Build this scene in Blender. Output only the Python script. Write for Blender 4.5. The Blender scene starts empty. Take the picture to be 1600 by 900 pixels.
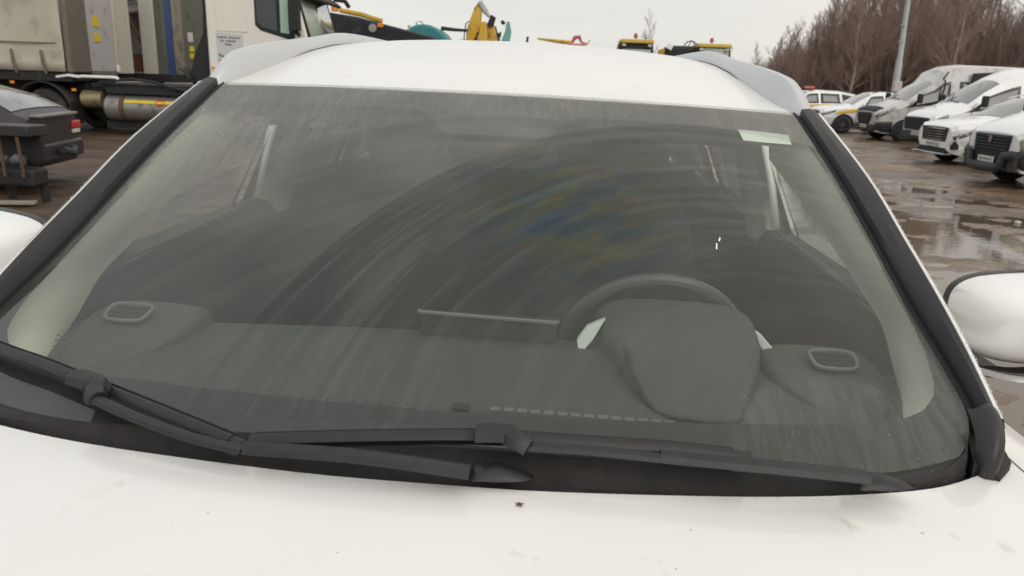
import bpy, bmesh, math, random
import numpy as np
from mathutils import Vector, Matrix, noise
random.seed(7)
PI=math.pi
S_=bpy.context.scene
C=bpy.context.collection

# ------------------------------------------------------------------ camera
def axes(yaw,pitch,roll):
    cy,sy,cp,sp=math.cos(yaw),math.sin(yaw),math.cos(pitch),math.sin(pitch)
    F=Vector((sy*cp,cy*cp,-sp)); R0=Vector((cy,-sy,0)); U0=R0.cross(F)
    R=math.cos(roll)*R0+math.sin(roll)*U0; U=-math.sin(roll)*R0+math.cos(roll)*U0
    return R,U,F
def cam_matrix(yaw,pitch,roll,loc):
    R,U,F=axes(*[math.radians(a) for a in (yaw,pitch,roll)])
    return Matrix(((R.x,U.x,-F.x,loc[0]),(R.y,U.y,-F.y,loc[1]),(R.z,U.z,-F.z,loc[2]),(0,0,0,1)))
CAMW=cam_matrix(-2.611,15.716,2.2,(.111,0,1.62))
CAMC=cam_matrix(-2.611,15.716,2.995,(.111,-1.9,1.62))      # the same camera seen from the leaning car's own frame
CARM=CAMW@CAMC.inverted()
cd=bpy.data.cameras.new('camera'); cam=bpy.data.objects.new('camera',cd); C.objects.link(cam)
cam.matrix_world=CAMW; S_.camera=cam
cd.sensor_width=36; cd.lens=36*1155/1600; cd.clip_start=.02; cd.clip_end=2000
cd.dof.use_dof=True; cd.dof.focus_distance=1.25; cd.dof.aperture_fstop=10

# ------------------------------------------------------------------ sky and sun (overcast)
w=bpy.data.worlds.new('World'); S_.world=w; w.use_nodes=True
nt=w.node_tree; nt.nodes.clear()
def wn(t,**k):
    n=nt.nodes.new(t)
    for a,b in k.items(): setattr(n,a,b)
    return n
sky=wn('ShaderNodeTexSky',sky_type='NISHITA',sun_disc=False)
SUN_EL,SUN_AZ=math.radians(36),math.radians(150)
sky.sun_elevation=SUN_EL; sky.sun_rotation=SUN_AZ
tc=wn('ShaderNodeTexCoord'); sep=wn('ShaderNodeSeparateXYZ'); nt.links.new(tc.outputs['Generated'],sep.inputs[0])
mp=wn('ShaderNodeMapping'); mp.inputs['Scale'].default_value=(1.2,1.2,7); nt.links.new(tc.outputs['Generated'],mp.inputs[0])
nz=wn('ShaderNodeTexNoise'); nz.inputs['Scale'].default_value=1.6; nz.inputs['Detail'].default_value=5; nt.links.new(mp.outputs[0],nz.inputs['Vector'])
cr=wn('ShaderNodeValToRGB'); cr.color_ramp.elements[0].position=.3; cr.color_ramp.elements[0].color=(7.0,7.0,7.0,1)
cr.color_ramp.elements[1].position=.72; cr.color_ramp.elements[1].color=(8.3,8.2,7.9,1)
nt.links.new(nz.outputs['Fac'],cr.inputs[0])
rz=wn('ShaderNodeMapRange'); rz.inputs[1].default_value=0; rz.inputs[2].default_value=.9; rz.inputs[3].default_value=1.0; rz.inputs[4].default_value=1.28
nt.links.new(sep.outputs['Z'],rz.inputs[0])
rx=wn('ShaderNodeMapRange'); rx.inputs[1].default_value=-.5; rx.inputs[2].default_value=.6
nt.links.new(sep.outputs['X'],rx.inputs[0])
wr=wn('ShaderNodeMix',data_type='RGBA'); wr.inputs[6].default_value=(.97,.98,1.0,1); wr.inputs[7].default_value=(1.12,1.08,.99,1)
nt.links.new(rx.outputs[0],wr.inputs[0])
m1=wn('ShaderNodeVectorMath',operation='SCALE'); nt.links.new(cr.outputs[0],m1.inputs[0]); nt.links.new(rz.outputs[0],m1.inputs['Scale'])
m2=wn('ShaderNodeVectorMath',operation='MULTIPLY'); nt.links.new(m1.outputs[0],m2.inputs[0]); nt.links.new(wr.outputs[2],m2.inputs[1])
mx=wn('ShaderNodeMix',data_type='RGBA'); mx.inputs[0].default_value=.93
nt.links.new(sky.outputs[0],mx.inputs[6]); nt.links.new(m2.outputs[0],mx.inputs[7])
bg=wn('ShaderNodeBackground'); bg.inputs[1].default_value=.1; nt.links.new(mx.outputs[2],bg.inputs[0])
ow=wn('ShaderNodeOutputWorld'); nt.links.new(bg.outputs[0],ow.inputs[0])
sl=bpy.data.lights.new('sun','SUN'); sl.energy=1.0; sl.angle=math.radians(40); sl.color=(1,.96,.9)
so=bpy.data.objects.new('sun',sl); C.objects.link(so)
sd=Vector((math.sin(SUN_AZ)*math.cos(SUN_EL),math.cos(SUN_AZ)*math.cos(SUN_EL),math.sin(SUN_EL)))
so.rotation_euler=sd.to_track_quat('Z','Y').to_euler(); so.location=(20,20,30)
S_.view_settings.view_transform='Standard'; S_.view_settings.look='None'; S_.view_settings.gamma=1; S_.view_settings.exposure=0
S_.cycles.caustics_reflective=False; S_.cycles.caustics_refractive=False; S_.cycles.transparent_max_bounces=24

# ------------------------------------------------------------------ materials
def newmat(name):
    m=bpy.data.materials.new(name); m.use_nodes=True; t=m.node_tree
    b=t.nodes['Principled BSDF']; return m,t,b
def mat(name,col,rough=.5,metal=0,var=.12,scale=6,bump=0,bscale=60,coat=0,dirt=None,dscale=3,dthr=.55,dsoft=.15,spec=.5):
    m,t,b=newmat(name); N=t.nodes; L=t.links
    tc=N.new('ShaderNodeTexCoord'); n=N.new('ShaderNodeTexNoise'); n.inputs['Scale'].default_value=scale; n.inputs['Detail'].default_value=6
    L.new(tc.outputs['Object'],n.inputs['Vector'])
    mix=N.new('ShaderNodeMix'); mix.data_type='RGBA'
    mix.inputs[6].default_value=(*[max(0,c*(1-var)) for c in col],1); mix.inputs[7].default_value=(*[min(1,c*(1+var)) for c in col],1)
    L.new(n.outputs['Fac'],mix.inputs[0]); out=mix.outputs[2]
    b.inputs['Roughness'].default_value=rough
    if dirt:
        n2=N.new('ShaderNodeTexNoise'); n2.inputs['Scale'].default_value=dscale; n2.inputs['Detail'].default_value=8; n2.inputs['Roughness'].default_value=.65
        L.new(tc.outputs['Object'],n2.inputs['Vector'])
        mr=N.new('ShaderNodeMapRange'); mr.inputs[1].default_value=dthr; mr.inputs[2].default_value=dthr+dsoft; L.new(n2.outputs['Fac'],mr.inputs[0])
        mx=N.new('ShaderNodeMix'); mx.data_type='RGBA'; mx.inputs[7].default_value=(*dirt,1); L.new(mr.outputs[0],mx.inputs[0]); L.new(out,mx.inputs[6]); out=mx.outputs[2]
        rr=N.new('ShaderNodeMapRange'); rr.inputs[3].default_value=rough; rr.inputs[4].default_value=max(rough,.7); L.new(mr.outputs[0],rr.inputs[0]); L.new(rr.outputs[0],b.inputs['Roughness'])
    L.new(out,b.inputs['Base Color'])
    b.inputs['Metallic'].default_value=metal; b.inputs['Coat Weight'].default_value=coat; b.inputs['Coat Roughness'].default_value=.04
    b.inputs['Specular IOR Level'].default_value=spec
    if bump:
        n3=N.new('ShaderNodeTexNoise'); n3.inputs['Scale'].default_value=bscale; n3.inputs['Detail'].default_value=4; L.new(tc.outputs['Object'],n3.inputs['Vector'])
        bp=N.new('ShaderNodeBump'); bp.inputs['Strength'].default_value=bump; bp.inputs['Distance'].default_value=.01; L.new(n3.outputs['Fac'],bp.inputs['Height']); L.new(bp.outputs[0],b.inputs['Normal'])
    return m
WPAINT=mat('white_paint',(.80,.789,.768),.35,var=.02,coat=.6,dirt=(.70,.66,.58),dscale=9,dthr=.63,dsoft=.2)
WPAINT2=mat('white_paint_dirty',(.84,.84,.84),.3,var=.03,coat=.5,dirt=(.42,.37,.31),dscale=3,dthr=.6,dsoft=.25)
CREAM=mat('cream_paint',(.80,.775,.70),.35,var=.03,coat=.4,dirt=(.4,.36,.3),dscale=2.5,dthr=.62,dsoft=.3)
TARP=mat('cream_tarpaulin',(.50,.46,.37),.6,var=.15,scale=2,bump=.5,bscale=4,dirt=(.25,.21,.16),dscale=1.5,dthr=.5,dsoft=.3)
GRIME=mat('grimy_panel',(.16,.135,.11),.7,var=.3,scale=5)
GREYW=mat('grey_white_panel',(.47,.45,.45),.5,var=.08,dirt=(.3,.27,.24),dscale=3,dthr=.56)
BEIGEP=mat('beige_post',(.50,.48,.41),.5,var=.08,dirt=(.2,.17,.13),dscale=7,dthr=.62)
BLUE=mat('blue_panel',(.018,.055,.19),.5,var=.12,dirt=(.05,.06,.1),dscale=3)
BLACK=mat('black_plastic',(.022,.021,.022),.42,var=.25,scale=30,bump=.12,bscale=400)
BLACKM=mat('black_matt',(.018,.018,.019),.7,var=.3,scale=12)
WIPER=mat('wiper_black',(.017,.016,.017),.45,var=.5,scale=90,bump=.08,bscale=900)
RUBBER=mat('rubber',(.012,.012,.013),.6,var=.2,scale=20)
TYRE=mat('tyre_rubber',(.022,.02,.018),.75,var=.3,scale=9,dirt=(.09,.065,.045),dscale=4,dthr=.5)
MUDDYB=mat('muddy_black_plastic',(.035,.036,.038),.6,var=.2,dirt=(.09,.07,.05),dscale=3,dthr=.55)
CHASSIS=mat('chassis_black',(.016,.015,.015),.7,var=.3,dirt=(.06,.045,.03),dscale=3,dthr=.55)
RIM=mat('rim_grey',(.22,.21,.2),.45,metal=.6,dirt=(.1,.08,.06),dscale=8,dthr=.5)
RIMD=mat('rim_dark',(.07,.065,.06),.5,metal=.3,dirt=(.1,.08,.06),dscale=8,dthr=.5)
SILVER=mat('satin_aluminium',(.58,.59,.60),.4,metal=.4,var=.03,scale=3)
CHROME=mat('chrome',(.6,.6,.6),.18,metal=1,var=.05)
GREYP=mat('light_grey_vent_bezel',(.17,.175,.17),.4,var=.04)
TRIM=mat('beige_pillar_trim',(.78,.77,.66),.85,var=.04,scale=30,bump=.1,bscale=500)
DASH=mat('dashboard_plastic',(.070,.071,.067),.62,var=.1,scale=50,bump=.2,bscale=500)
DASHD=mat('dashboard_dark',(.025,.025,.025),.5,var=.15,scale=20)
SEAT=mat('seat_cloth',(.03,.03,.03),.85,var=.2,scale=30)
HEAD=mat('headliner',(.50,.49,.43),.9,var=.04)
YEL=mat('machine_yellow',(.58,.36,.03),.5,var=.15,dirt=(.2,.13,.05),dscale=2.5,dthr=.52)
TEAL=mat('machine_teal',(.03,.21,.22),.45,var=.15,dirt=(.06,.12,.12),dscale=2.5,dthr=.58)
YSTR=mat('yellow_stripe',(.75,.50,.02),.4,var=.05)
OSTR=mat('orange_stripe',(.62,.30,.02),.4,var=.05)
ORANGE=mat('orange_lamp',(.75,.25,.02),.25,var=.05)
RED=mat('red_lamp',(.5,.035,.03),.25,var=.1)
REDP=mat('red_emblem',(.35,.03,.02),.5,var=.1)
BROWN=mat('brown_steel',(.10,.06,.035),.7,var=.3)
RUSTY=mat('rusty_orange_sheet',(.22,.10,.05),.75,var=.25)
GREYG=mat('grey_green_wall',(.11,.115,.09),.6,var=.2,dirt=(.05,.05,.04),dscale=2)
DCAR=mat('dark_plum_paint',(.020,.014,.020),.45,var=.1,coat=.15,dirt=(.05,.04,.033),dscale=4,dthr=.5,dsoft=.2)
TANKM=mat('tank_metal',(.30,.29,.27),.42,metal=.6,var=.15,dirt=(.10,.075,.05),dscale=3,dthr=.5,dsoft=.2)
PLATE=mat('number_plate',(.55,.56,.52),.4,var=.05)
INK=mat('plate_ink',(.04,.04,.05),.6)
POLEM=mat('pole_grey',(.36,.38,.38),.55,metal=.2,var=.1,scale=3,dirt=(.22,.22,.2),dscale=4)
BARK=mat('bark_brown',(.22,.165,.135),.9,var=.3,scale=2)
BIRCH=mat('bark_pale',(.30,.26,.21),.9,var=.3,scale=3)
TWIG=mat('twig_brown',(.30,.215,.175),.9,var=.25,scale=.5)
LABEL=mat('yellow_label',(.72,.52,.02),.5,var=.05)
DECAL=mat('decal_sheet',(.60,.60,.60),.4,var=.03)
LGREEN=mat('decal_green',(.12,.28,.22),.5); PINK=mat('decal_pink',(.55,.3,.33),.5)
LITTER=mat('pale_litter',(.6,.58,.54),.6)
LEAFM=mat('brown_leaf',(.10,.05,.03),.7,var=.3,scale=60)
WOODP=mat('weathered_plank',(.28,.25,.21),.8,var=.2,scale=10)
def thin_ior(N,L,fr):      # the same reflectance from either side of the sheet
    g=N.new('ShaderNodeNewGeometry'); r=N.new('ShaderNodeMapRange'); r.inputs[3].default_value=1.5; r.inputs[4].default_value=1/1.5
    L.new(g.outputs['Backfacing'],r.inputs[0]); L.new(r.outputs[0],fr.inputs[0])
def add_specks(m):
    t=m.node_tree; N=t.nodes; L=t.links; b=N['Principled BSDF']; src=b.inputs['Base Color'].links[0].from_socket
    tc=N.new('ShaderNodeTexCoord')
    for sc,lo,hi,col,f in ((2.2,.50,.75,(.68,.64,.56),.30),(26,.66,.74,(.48,.40,.28),.33),(90,.735,.76,(.16,.11,.07),.8)):
        n=N.new('ShaderNodeTexNoise'); n.inputs['Scale'].default_value=sc; n.inputs['Detail'].default_value=5; L.new(tc.outputs['Object'],n.inputs['Vector'])
        r=N.new('ShaderNodeMapRange'); r.inputs[1].default_value=lo; r.inputs[2].default_value=hi; r.inputs[4].default_value=f; L.new(n.outputs['Fac'],r.inputs[0])
        x=N.new('ShaderNodeMix'); x.data_type='RGBA'; x.inputs[7].default_value=(*col,1); L.new(r.outputs[0],x.inputs[0]); L.new(src,x.inputs[6]); src=x.outputs[2]
    L.new(src,b.inputs['Base Color'])
add_specks(WPAINT)
def glassmat(name,tint,rough=.02,refl=1.0,base=.0):
    m=bpy.data.materials.new(name); m.use_nodes=True; t=m.node_tree; N=t.nodes; L=t.links; N.clear()
    o=N.new('ShaderNodeOutputMaterial'); tr=N.new('ShaderNodeBsdfTransparent'); tr.inputs[0].default_value=(*tint,1)
    g=N.new('ShaderNodeBsdfGlossy'); g.inputs['Roughness'].default_value=rough; g.inputs[0].default_value=(1,1,1,1)
    fr=N.new('ShaderNodeFresnel'); thin_ior(N,L,fr)
    mr=N.new('ShaderNodeMath'); mr.operation='MULTIPLY_ADD'; mr.inputs[1].default_value=1.6*refl; mr.inputs[2].default_value=base; mr.use_clamp=True
    L.new(fr.outputs[0],mr.inputs[0]); mx=N.new('ShaderNodeMixShader'); L.new(mr.outputs[0],mx.inputs[0]); L.new(tr.outputs[0],mx.inputs[1]); L.new(g.outputs[0],mx.inputs[2]); L.new(mx.outputs[0],o.inputs[0])
    return m
SIDEGLASS=glassmat('side_glass',(.82,.88,.82),base=.02)
TINTGLASS=glassmat('tinted_glass',(.26,.28,.26),base=.02)
VANGLASS=glassmat('vehicle_glass',(.30,.34,.32),refl=1.2,base=.05)
LAMPG=glassmat('lamp_glass',(.8,.82,.82),base=.03)
def darkglass(name,col,rough=.06,coat=1):
    return mat(name,col,rough,var=.1,coat=coat)
DGLASS=darkglass('dark_window',(.018,.02,.022))
WSG=darkglass('far_windscreen',(.17,.18,.17),.12)
GREENG=darkglass('green_window_reflection',(.36,.55,.42),.2)  # pale green paints the reflection in the cab window
PALEG=darkglass('pale_windscreen',(.52,.60,.52),.15)
CABG=darkglass('cab_window',(.07,.09,.08),.1)

# hero windscreen glass: thin reflective sheet with dust wiped in arcs about the two wiper pivots
def windscreen_material():
    m=bpy.data.materials.new('dusty_windscreen'); m.use_nodes=True; t=m.node_tree; N=t.nodes; L=t.links; N.clear()
    def M(op,a=None,b=None,c=None,clamp=False):
        n=N.new('ShaderNodeMath'); n.operation=op; n.use_clamp=clamp
        for i,x in enumerate((a,b,c)):
            if x is None: continue
            if isinstance(x,(int,float)): n.inputs[i].default_value=x
            else: L.new(x,n.inputs[i])
        return n.outputs[0]
    def MR(x,a,b,c=0,d=1,smooth=True):
        n=N.new('ShaderNodeMapRange'); n.interpolation_type='SMOOTHSTEP' if smooth else 'LINEAR'
        L.new(x,n.inputs[0])
        for i,v in enumerate((a,b,c,d)): n.inputs[i+1].default_value=v
        return n.outputs[0]
    tc=N.new('ShaderNodeTexCoord'); P=tc.outputs['Object']
    sp=N.new('ShaderNodeSeparateXYZ'); L.new(P,sp.inputs[0])
    def polar(c):
        d=N.new('ShaderNodeVectorMath'); d.operation='DISTANCE'; L.new(P,d.inputs[0]); d.inputs[1].default_value=c
        a=M('ARCTAN2',M('SUBTRACT',sp.outputs[1],c[1]),M('SUBTRACT',sp.outputs[0],c[0]))
        return d.outputs['Value'],a
    rA,aA=polar((.059,.697-1.9,1.214)); rB,aB=polar((.505,.757-1.9,1.204))
    def noise(vec,scale,detail=4,rough=.5):
        n=N.new('ShaderNodeTexNoise'); n.inputs['Scale'].default_value=scale; n.inputs['Detail'].default_value=detail; n.inputs['Roughness'].default_value=rough; L.new(vec,n.inputs['Vector']); return n.outputs['Fac']
    def comb(x,y,z):
        n=N.new('ShaderNodeCombineXYZ')
        for i,v in enumerate((x,y,z)):
            if isinstance(v,(int,float)): n.inputs[i].default_value=v
            else: L.new(v,n.inputs[i])
        return n.outputs[0]
    inA=M('MULTIPLY',MR(rA,.812,.806),MR(rA,.15,.16))
    inB=M('MULTIPLY',MR(rB,.808,.802),MR(rB,.170,.180))
    # right wiper stops just past upright
    inB=M('MULTIPLY',inB,MR(aB,1.05,1.20))
    inA=M('MULTIPLY',inA,MR(aA,1.05,1.15))
    edgeA=M('MULTIPLY',MR(rA,.800,.807),MR(rA,.815,.808)); edgeB=M('MULTIPLY',MR(rB,.796,.803),MR(rB,.812,.804))
    stB=noise(comb(M('MULTIPLY',rB,46),M('MULTIPLY',aB,1.6),0),1.0,6,.65)
    stB2=noise(comb(M('MULTIPLY',rB,170),M('MULTIPLY',aB,3.0),3),1.0,3,.5)
    stA=noise(comb(M('MULTIPLY',rA,40),M('MULTIPLY',aA,2.2),7),1.0,5,.6)
    big=noise(P,5,3); fine=noise(P,140,4,.7); blot=noise(P,28,5,.6)
    mpd=N.new('ShaderNodeMapping'); mpd.inputs['Scale'].default_value=(75,9,9); L.new(P,mpd.inputs[0]); drip=noise(mpd.outputs[0],1,6,.7)
    # density of the dust film; its rise with height paints the sky's veil
    un=M('ADD',M('MULTIPLY',fine,.03),M('MULTIPLY',MR(drip,.42,.60),.085)); zt=MR(sp.outputs[2],1.19,1.53,0,1)
    un=M('ADD',un,M('MULTIPLY_ADD',zt,.32,.012))
    dA=M('ADD',M('MULTIPLY',MR(stA,.40,.72),M('MULTIPLY_ADD',zt,.05,.03)),M('MULTIPLY_ADD',zt,.26,.022))
    dB=M('ADD',M('MULTIPLY',MR(stB,.44,.66),M('MULTIPLY_ADD',zt,.05,.07)),M('MULTIPLY',MR(stB2,.5,.75),.015))
    dB=M('MULTIPLY',dB,MR(rB,.30,.62,.35,1.0))
    dB=M('ADD',dB,M('MULTIPLY_ADD',zt,.13,.006))
    a0=N.new('ShaderNodeMix'); L.new(inA,a0.inputs[0]); L.new(un,a0.inputs[2]); L.new(dA,a0.inputs[3])
    a1=N.new('ShaderNodeMix'); L.new(inB,a1.inputs[0]); L.new(a0.outputs[0],a1.inputs[2]); L.new(dB,a1.inputs[3])
    dens=M('MULTIPLY',a1.outputs[0],MR(big,.3,.7,.75,1.25))
    dens=M('ADD',dens,M('MULTIPLY',M('ADD',edgeA,edgeB),.03))
    # faint oily colours in the swept field
    dc=N.new('ShaderNodeVectorMath'); dc.operation='DISTANCE'; L.new(P,dc.inputs[0]); dc.inputs[1].default_value=(.15,1.17-1.9,-.2+1.62)
    om=MR(dc.outputs['Value'],.26,.05); on=noise(comb(M('MULTIPLY',rB,24),M('MULTIPLY',aB,4),9),1.0,3)
    ramp=N.new('ShaderNodeValToRGB'); e=ramp.color_ramp.elements
    e[0].position=.36; e[0].color=(.02,.14,.26,1); e[1].position=.5; e[1].color=(.16,.27,.24,1)
    x=e.new(.58); x.color=(.33,.34,.10,1); x=e.new(.64); x.color=(.25,.22,.15,1); x=e.new(.72); x.color=(.05,.20,.30,1)
    L.new(on,ramp.inputs[0])
    dcol=N.new('ShaderNodeMix'); dcol.data_type='RGBA'; dcol.inputs[6].default_value=(.46,.45,.41,1); L.new(ramp.outputs[0],dcol.inputs[7]); L.new(M('MULTIPLY',om,M('MULTIPLY',inB,.95)),dcol.inputs[0])
    patch=M('MULTIPLY',om,MR(noise(comb(M('MULTIPLY',rB,22),M('MULTIPLY',aB,4),2),1.0,4),.45,.65))
    dens=M('ADD',dens,M('MULTIPLY',M('MULTIPLY',patch,inB),.07))
    # water runs in the unwiped lower right corner
    vr=N.new('ShaderNodeTexVoronoi'); vr.inputs['Scale'].default_value=1; vr.inputs['Randomness'].default_value=1
    mpv=N.new('ShaderNodeMapping'); mpv.inputs['Scale'].default_value=(110,40,40); L.new(P,mpv.inputs[0]); L.new(mpv.outputs[0],vr.inputs['Vector'])
    dots=MR(vr.outputs['Distance'],.16,.07); unw=M('MULTIPLY',M('SUBTRACT',1,inA),M('SUBTRACT',1,inB))
    dens=M('MULTIPLY',dens,M('SUBTRACT',1,M('MULTIPLY',M('MULTIPLY',dots,unw),.8)))
    dens=M('MINIMUM',dens,.6)
    dif=N.new('ShaderNodeBsdfDiffuse'); L.new(dcol.outputs[2],dif.inputs[0])
    trl=N.new('ShaderNodeBsdfTranslucent'); L.new(dcol.outputs[2],trl.inputs[0])
    dm=N.new('ShaderNodeMixShader'); dm.inputs[0].default_value=.3; L.new(dif.outputs[0],dm.inputs[1]); L.new(trl.outputs[0],dm.inputs[2])
    tr=N.new('ShaderNodeBsdfTransparent'); tr.inputs[0].default_value=(.87,.92,.875,1)
    g=N.new('ShaderNodeBsdfGlossy'); g.inputs['Roughness'].default_value=.03
    bp=N.new('ShaderNodeBump'); bp.inputs['Distance'].default_value=.0015; L.new(M('MULTIPLY',unw,.35),bp.inputs['Strength']); L.new(M('ADD',dots,fine),bp.inputs['Height']); L.new(bp.outputs[0],g.inputs['Normal'])
    fr=N.new('ShaderNodeFresnel'); thin_ior(N,L,fr)
    fac=M('MULTIPLY',fr.outputs[0],1.12,clamp=True)
    gm=N.new('ShaderNodeMixShader'); L.new(fac,gm.inputs[0]); L.new(tr.outputs[0],gm.inputs[1]); L.new(g.outputs[0],gm.inputs[2])
    fm=N.new('ShaderNodeMixShader'); L.new(dens,fm.inputs[0]); L.new(gm.outputs[0],fm.inputs[1]); L.new(dm.outputs[0],fm.inputs[2])
    o=N.new('ShaderNodeOutputMaterial'); L.new(fm.outputs[0],o.inputs[0])
    return m
WINDGLASS=windscreen_material()
DROP=glassmat('water_drop',(.92,.93,.93),refl=1.2,base=.03)

# ------------------------------------------------------------------ mesh helpers
class MB:
    def __init__(s): s.v=[]; s.f=[]
    def add(s,vs,fs):
        o=len(s.v); s.v+= [tuple(v) for v in vs]; s.f+=[tuple(i+o for i in f) for f in fs]; return s
    def box(s,c,d,rot=None):
        x,y,z=[k/2 for k in d]; P=[Vector(p) for p in ((-x,-y,-z),(x,-y,-z),(x,y,-z),(-x,y,-z),(-x,-y,z),(x,-y,z),(x,y,z),(-x,y,z))]
        if rot: 
            from mathutils import Euler
            e=Euler(rot).to_matrix(); P=[e@p for p in P]
        return s.add([p+Vector(c) for p in P],[(0,3,2,1),(4,5,6,7),(0,1,5,4),(1,2,6,5),(2,3,7,6),(3,0,4,7)])
    def tube(s,pts,r,n=8,cap=True,flat=1.0,up=(0,0,1)):
        pts=[Vector(p) for p in pts]; rs=r if isinstance(r,(list,tuple)) else [r]*len(pts); vs=[];fs=[]
        for i,p in enumerate(pts):
            d=(pts[min(i+1,len(pts)-1)]-pts[max(i-1,0)]).normalized(); u=Vector(up)
            if abs(d.dot(u))>.95: u=Vector((0,1,0)) if abs(d.y)<.9 else Vector((1,0,0))
            a=d.cross(u).normalized(); b=a.cross(d).normalized()
            for k in range(n):
                t=2*PI*(k+.5)/n; vs.append(p+a*math.cos(t)*rs[i]+b*math.sin(t)*rs[i]*flat)
        for i in range(len(pts)-1):
            for k in range(n): fs.append((i*n+k,i*n+(k+1)%n,(i+1)*n+(k+1)%n,(i+1)*n+k))
        if cap: fs+=[tuple(range(n))[::-1],tuple(range((len(pts)-1)*n,len(pts)*n))]
        return s.add(vs,fs)
    def grid(s,rows,close=False):
        n=len(rows[0]); vs=[p for r in rows for p in r]; fs=[]
        for i in range(len(rows)-1):
            for k in range(n-1 if not close else n): fs.append((i*n+k,i*n+(k+1)%n,(i+1)*n+(k+1)%n,(i+1)*n+k))
        return s.add(vs,fs)
    def prism(s,poly,vec):
        n=len(poly); a=[Vector(p) for p in poly]; b=[p+Vector(vec) for p in a]
        return s.add(a+b,[tuple(range(n))[::-1],tuple(range(n,2*n))]+[(i,(i+1)%n,n+(i+1)%n,n+i) for i in range(n)])
    def lathe(s,prof,c,axis='y',n=24,arc=1):
        vs=[];m=len(prof)
        for k in range(n):
            t=2*PI*k/n
            for (a,r) in prof:
                if axis=='y': vs.append((c[0]+r*math.cos(t),c[1]+a,c[2]+r*math.sin(t)))
                elif axis=='x': vs.append((c[0]+a,c[1]+r*math.cos(t),c[2]+r*math.sin(t)))
                else: vs.append((c[0]+r*math.cos(t),c[1]+r*math.sin(t),c[2]+a))
        fs=[(k*m+i,k*m+i+1,((k+1)%n)*m+i+1,((k+1)%n)*m+i) for k in range(n) for i in range(m-1)]
        return s.add(vs,fs)
def obj(name,mb,m,parent=None,bevel=0,sub=0,solid=0,ang=35,seg=2,kind=None,label=None,off=0):
    me=bpy.data.meshes.new(name); me.from_pydata([tuple(v) for v in mb.v],[],mb.f); me.validate()
    bm=bmesh.new(); bm.from_mesh(me); bmesh.ops.recalc_face_normals(bm,faces=bm.faces); bm.to_mesh(me); bm.free()
    me.materials.append(m); me.polygons.foreach_set('use_smooth',[True]*len(me.polygons)); me.set_sharp_from_angle(angle=math.radians(ang))
    o=bpy.data.objects.new(name,me); C.objects.link(o)
    if parent: o.parent=parent
    if solid: k=o.modifiers.new('thick','SOLIDIFY'); k.thickness=solid; k.offset=off
    if bevel: k=o.modifiers.new('bevel','BEVEL'); k.width=bevel; k.segments=seg; k.limit_method='ANGLE'; k.angle_limit=math.radians(40)
    if sub: k=o.modifiers.new('sub','SUBSURF'); k.levels=sub; k.render_levels=sub
    if kind: o['kind']=kind
    if label: o['label']=label
    return o
def thing(name,label,cat,loc=(0,0,0),rz=0,group=None):
    o=bpy.data.objects.new(name,None); C.objects.link(o); o.location=loc; o.rotation_euler=(0,0,rz); o.empty_display_size=.2
    o['label']=label; o['category']=cat
    if group: o['group']=group
    return o
def tag(o,label,cat,group=None):
    o['label']=label; o['category']=cat
    if group: o['group']=group
    return o

# ================================================================== SETTING: ground, puddles
def ground_h(x,y):
    r=math.hypot(x,y); a=min(1,max(0,(90-r)/60))
    h=.030*noise.noise(Vector((x*.4,y*.75,0)))+.032*noise.noise(Vector((x*1.1+9,y*1.9,3)))+.020*noise.noise(Vector((x*3.2,y*5,7)))+.010*noise.noise(Vector((x*9,y*12,1)))
    rut=.02*math.sin((y+.25*x)*5.2+2*noise.noise(Vector((x*.3,y*.3,5))))*max(0,noise.noise(Vector((x*.2,y*.4,8)))+.2)
    wet=1 if x<0 else 0
    # the strip under the parked vans and the left yard lie a little higher and drier
    d=0
    if x>0: d=max(0,min(1,(math.hypot(x,y*.62)-11.5)/4))*.022
    else: d=.02
    near=-.032*max(0,1-max(0,math.hypot(x,y*.62)-9.5)/3) if x>1 else 0
    return (h+rut)*a+d*a+near
def axis(segs):
    out=[]
    for a,b,st in segs:
        n=max(1,int(round((b-a)/st))); out+= [a+(b-a)*i/n for i in range(n)]
    out.append(segs[-1][1]); return out
gx=axis([(-900,-120,120),(-120,-40,8),(-40,-16,1.2),(-16,-4,.22),(-4,1.2,.6),(1.2,14,.075),(14,24,.25),(24,60,2),(60,160,10),(160,900,120)])
gy=axis([(-300,-60,60),(-60,-4,8),(-4,1.5,.5),(1.5,14,.06),(14,26,.12),(26,45,.5),(45,110,4),(110,300,20),(300,1200,150)])
mb=MB(); mb.v=[(x,y,ground_h(x,y)) for y in gy for x in gx]; nx=len(gx)
mb.f=[(j*nx+i,j*nx+i+1,(j+1)*nx+i+1,(j+1)*nx+i) for j in range(len(gy)-1) for i in range(nx-1)]
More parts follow.
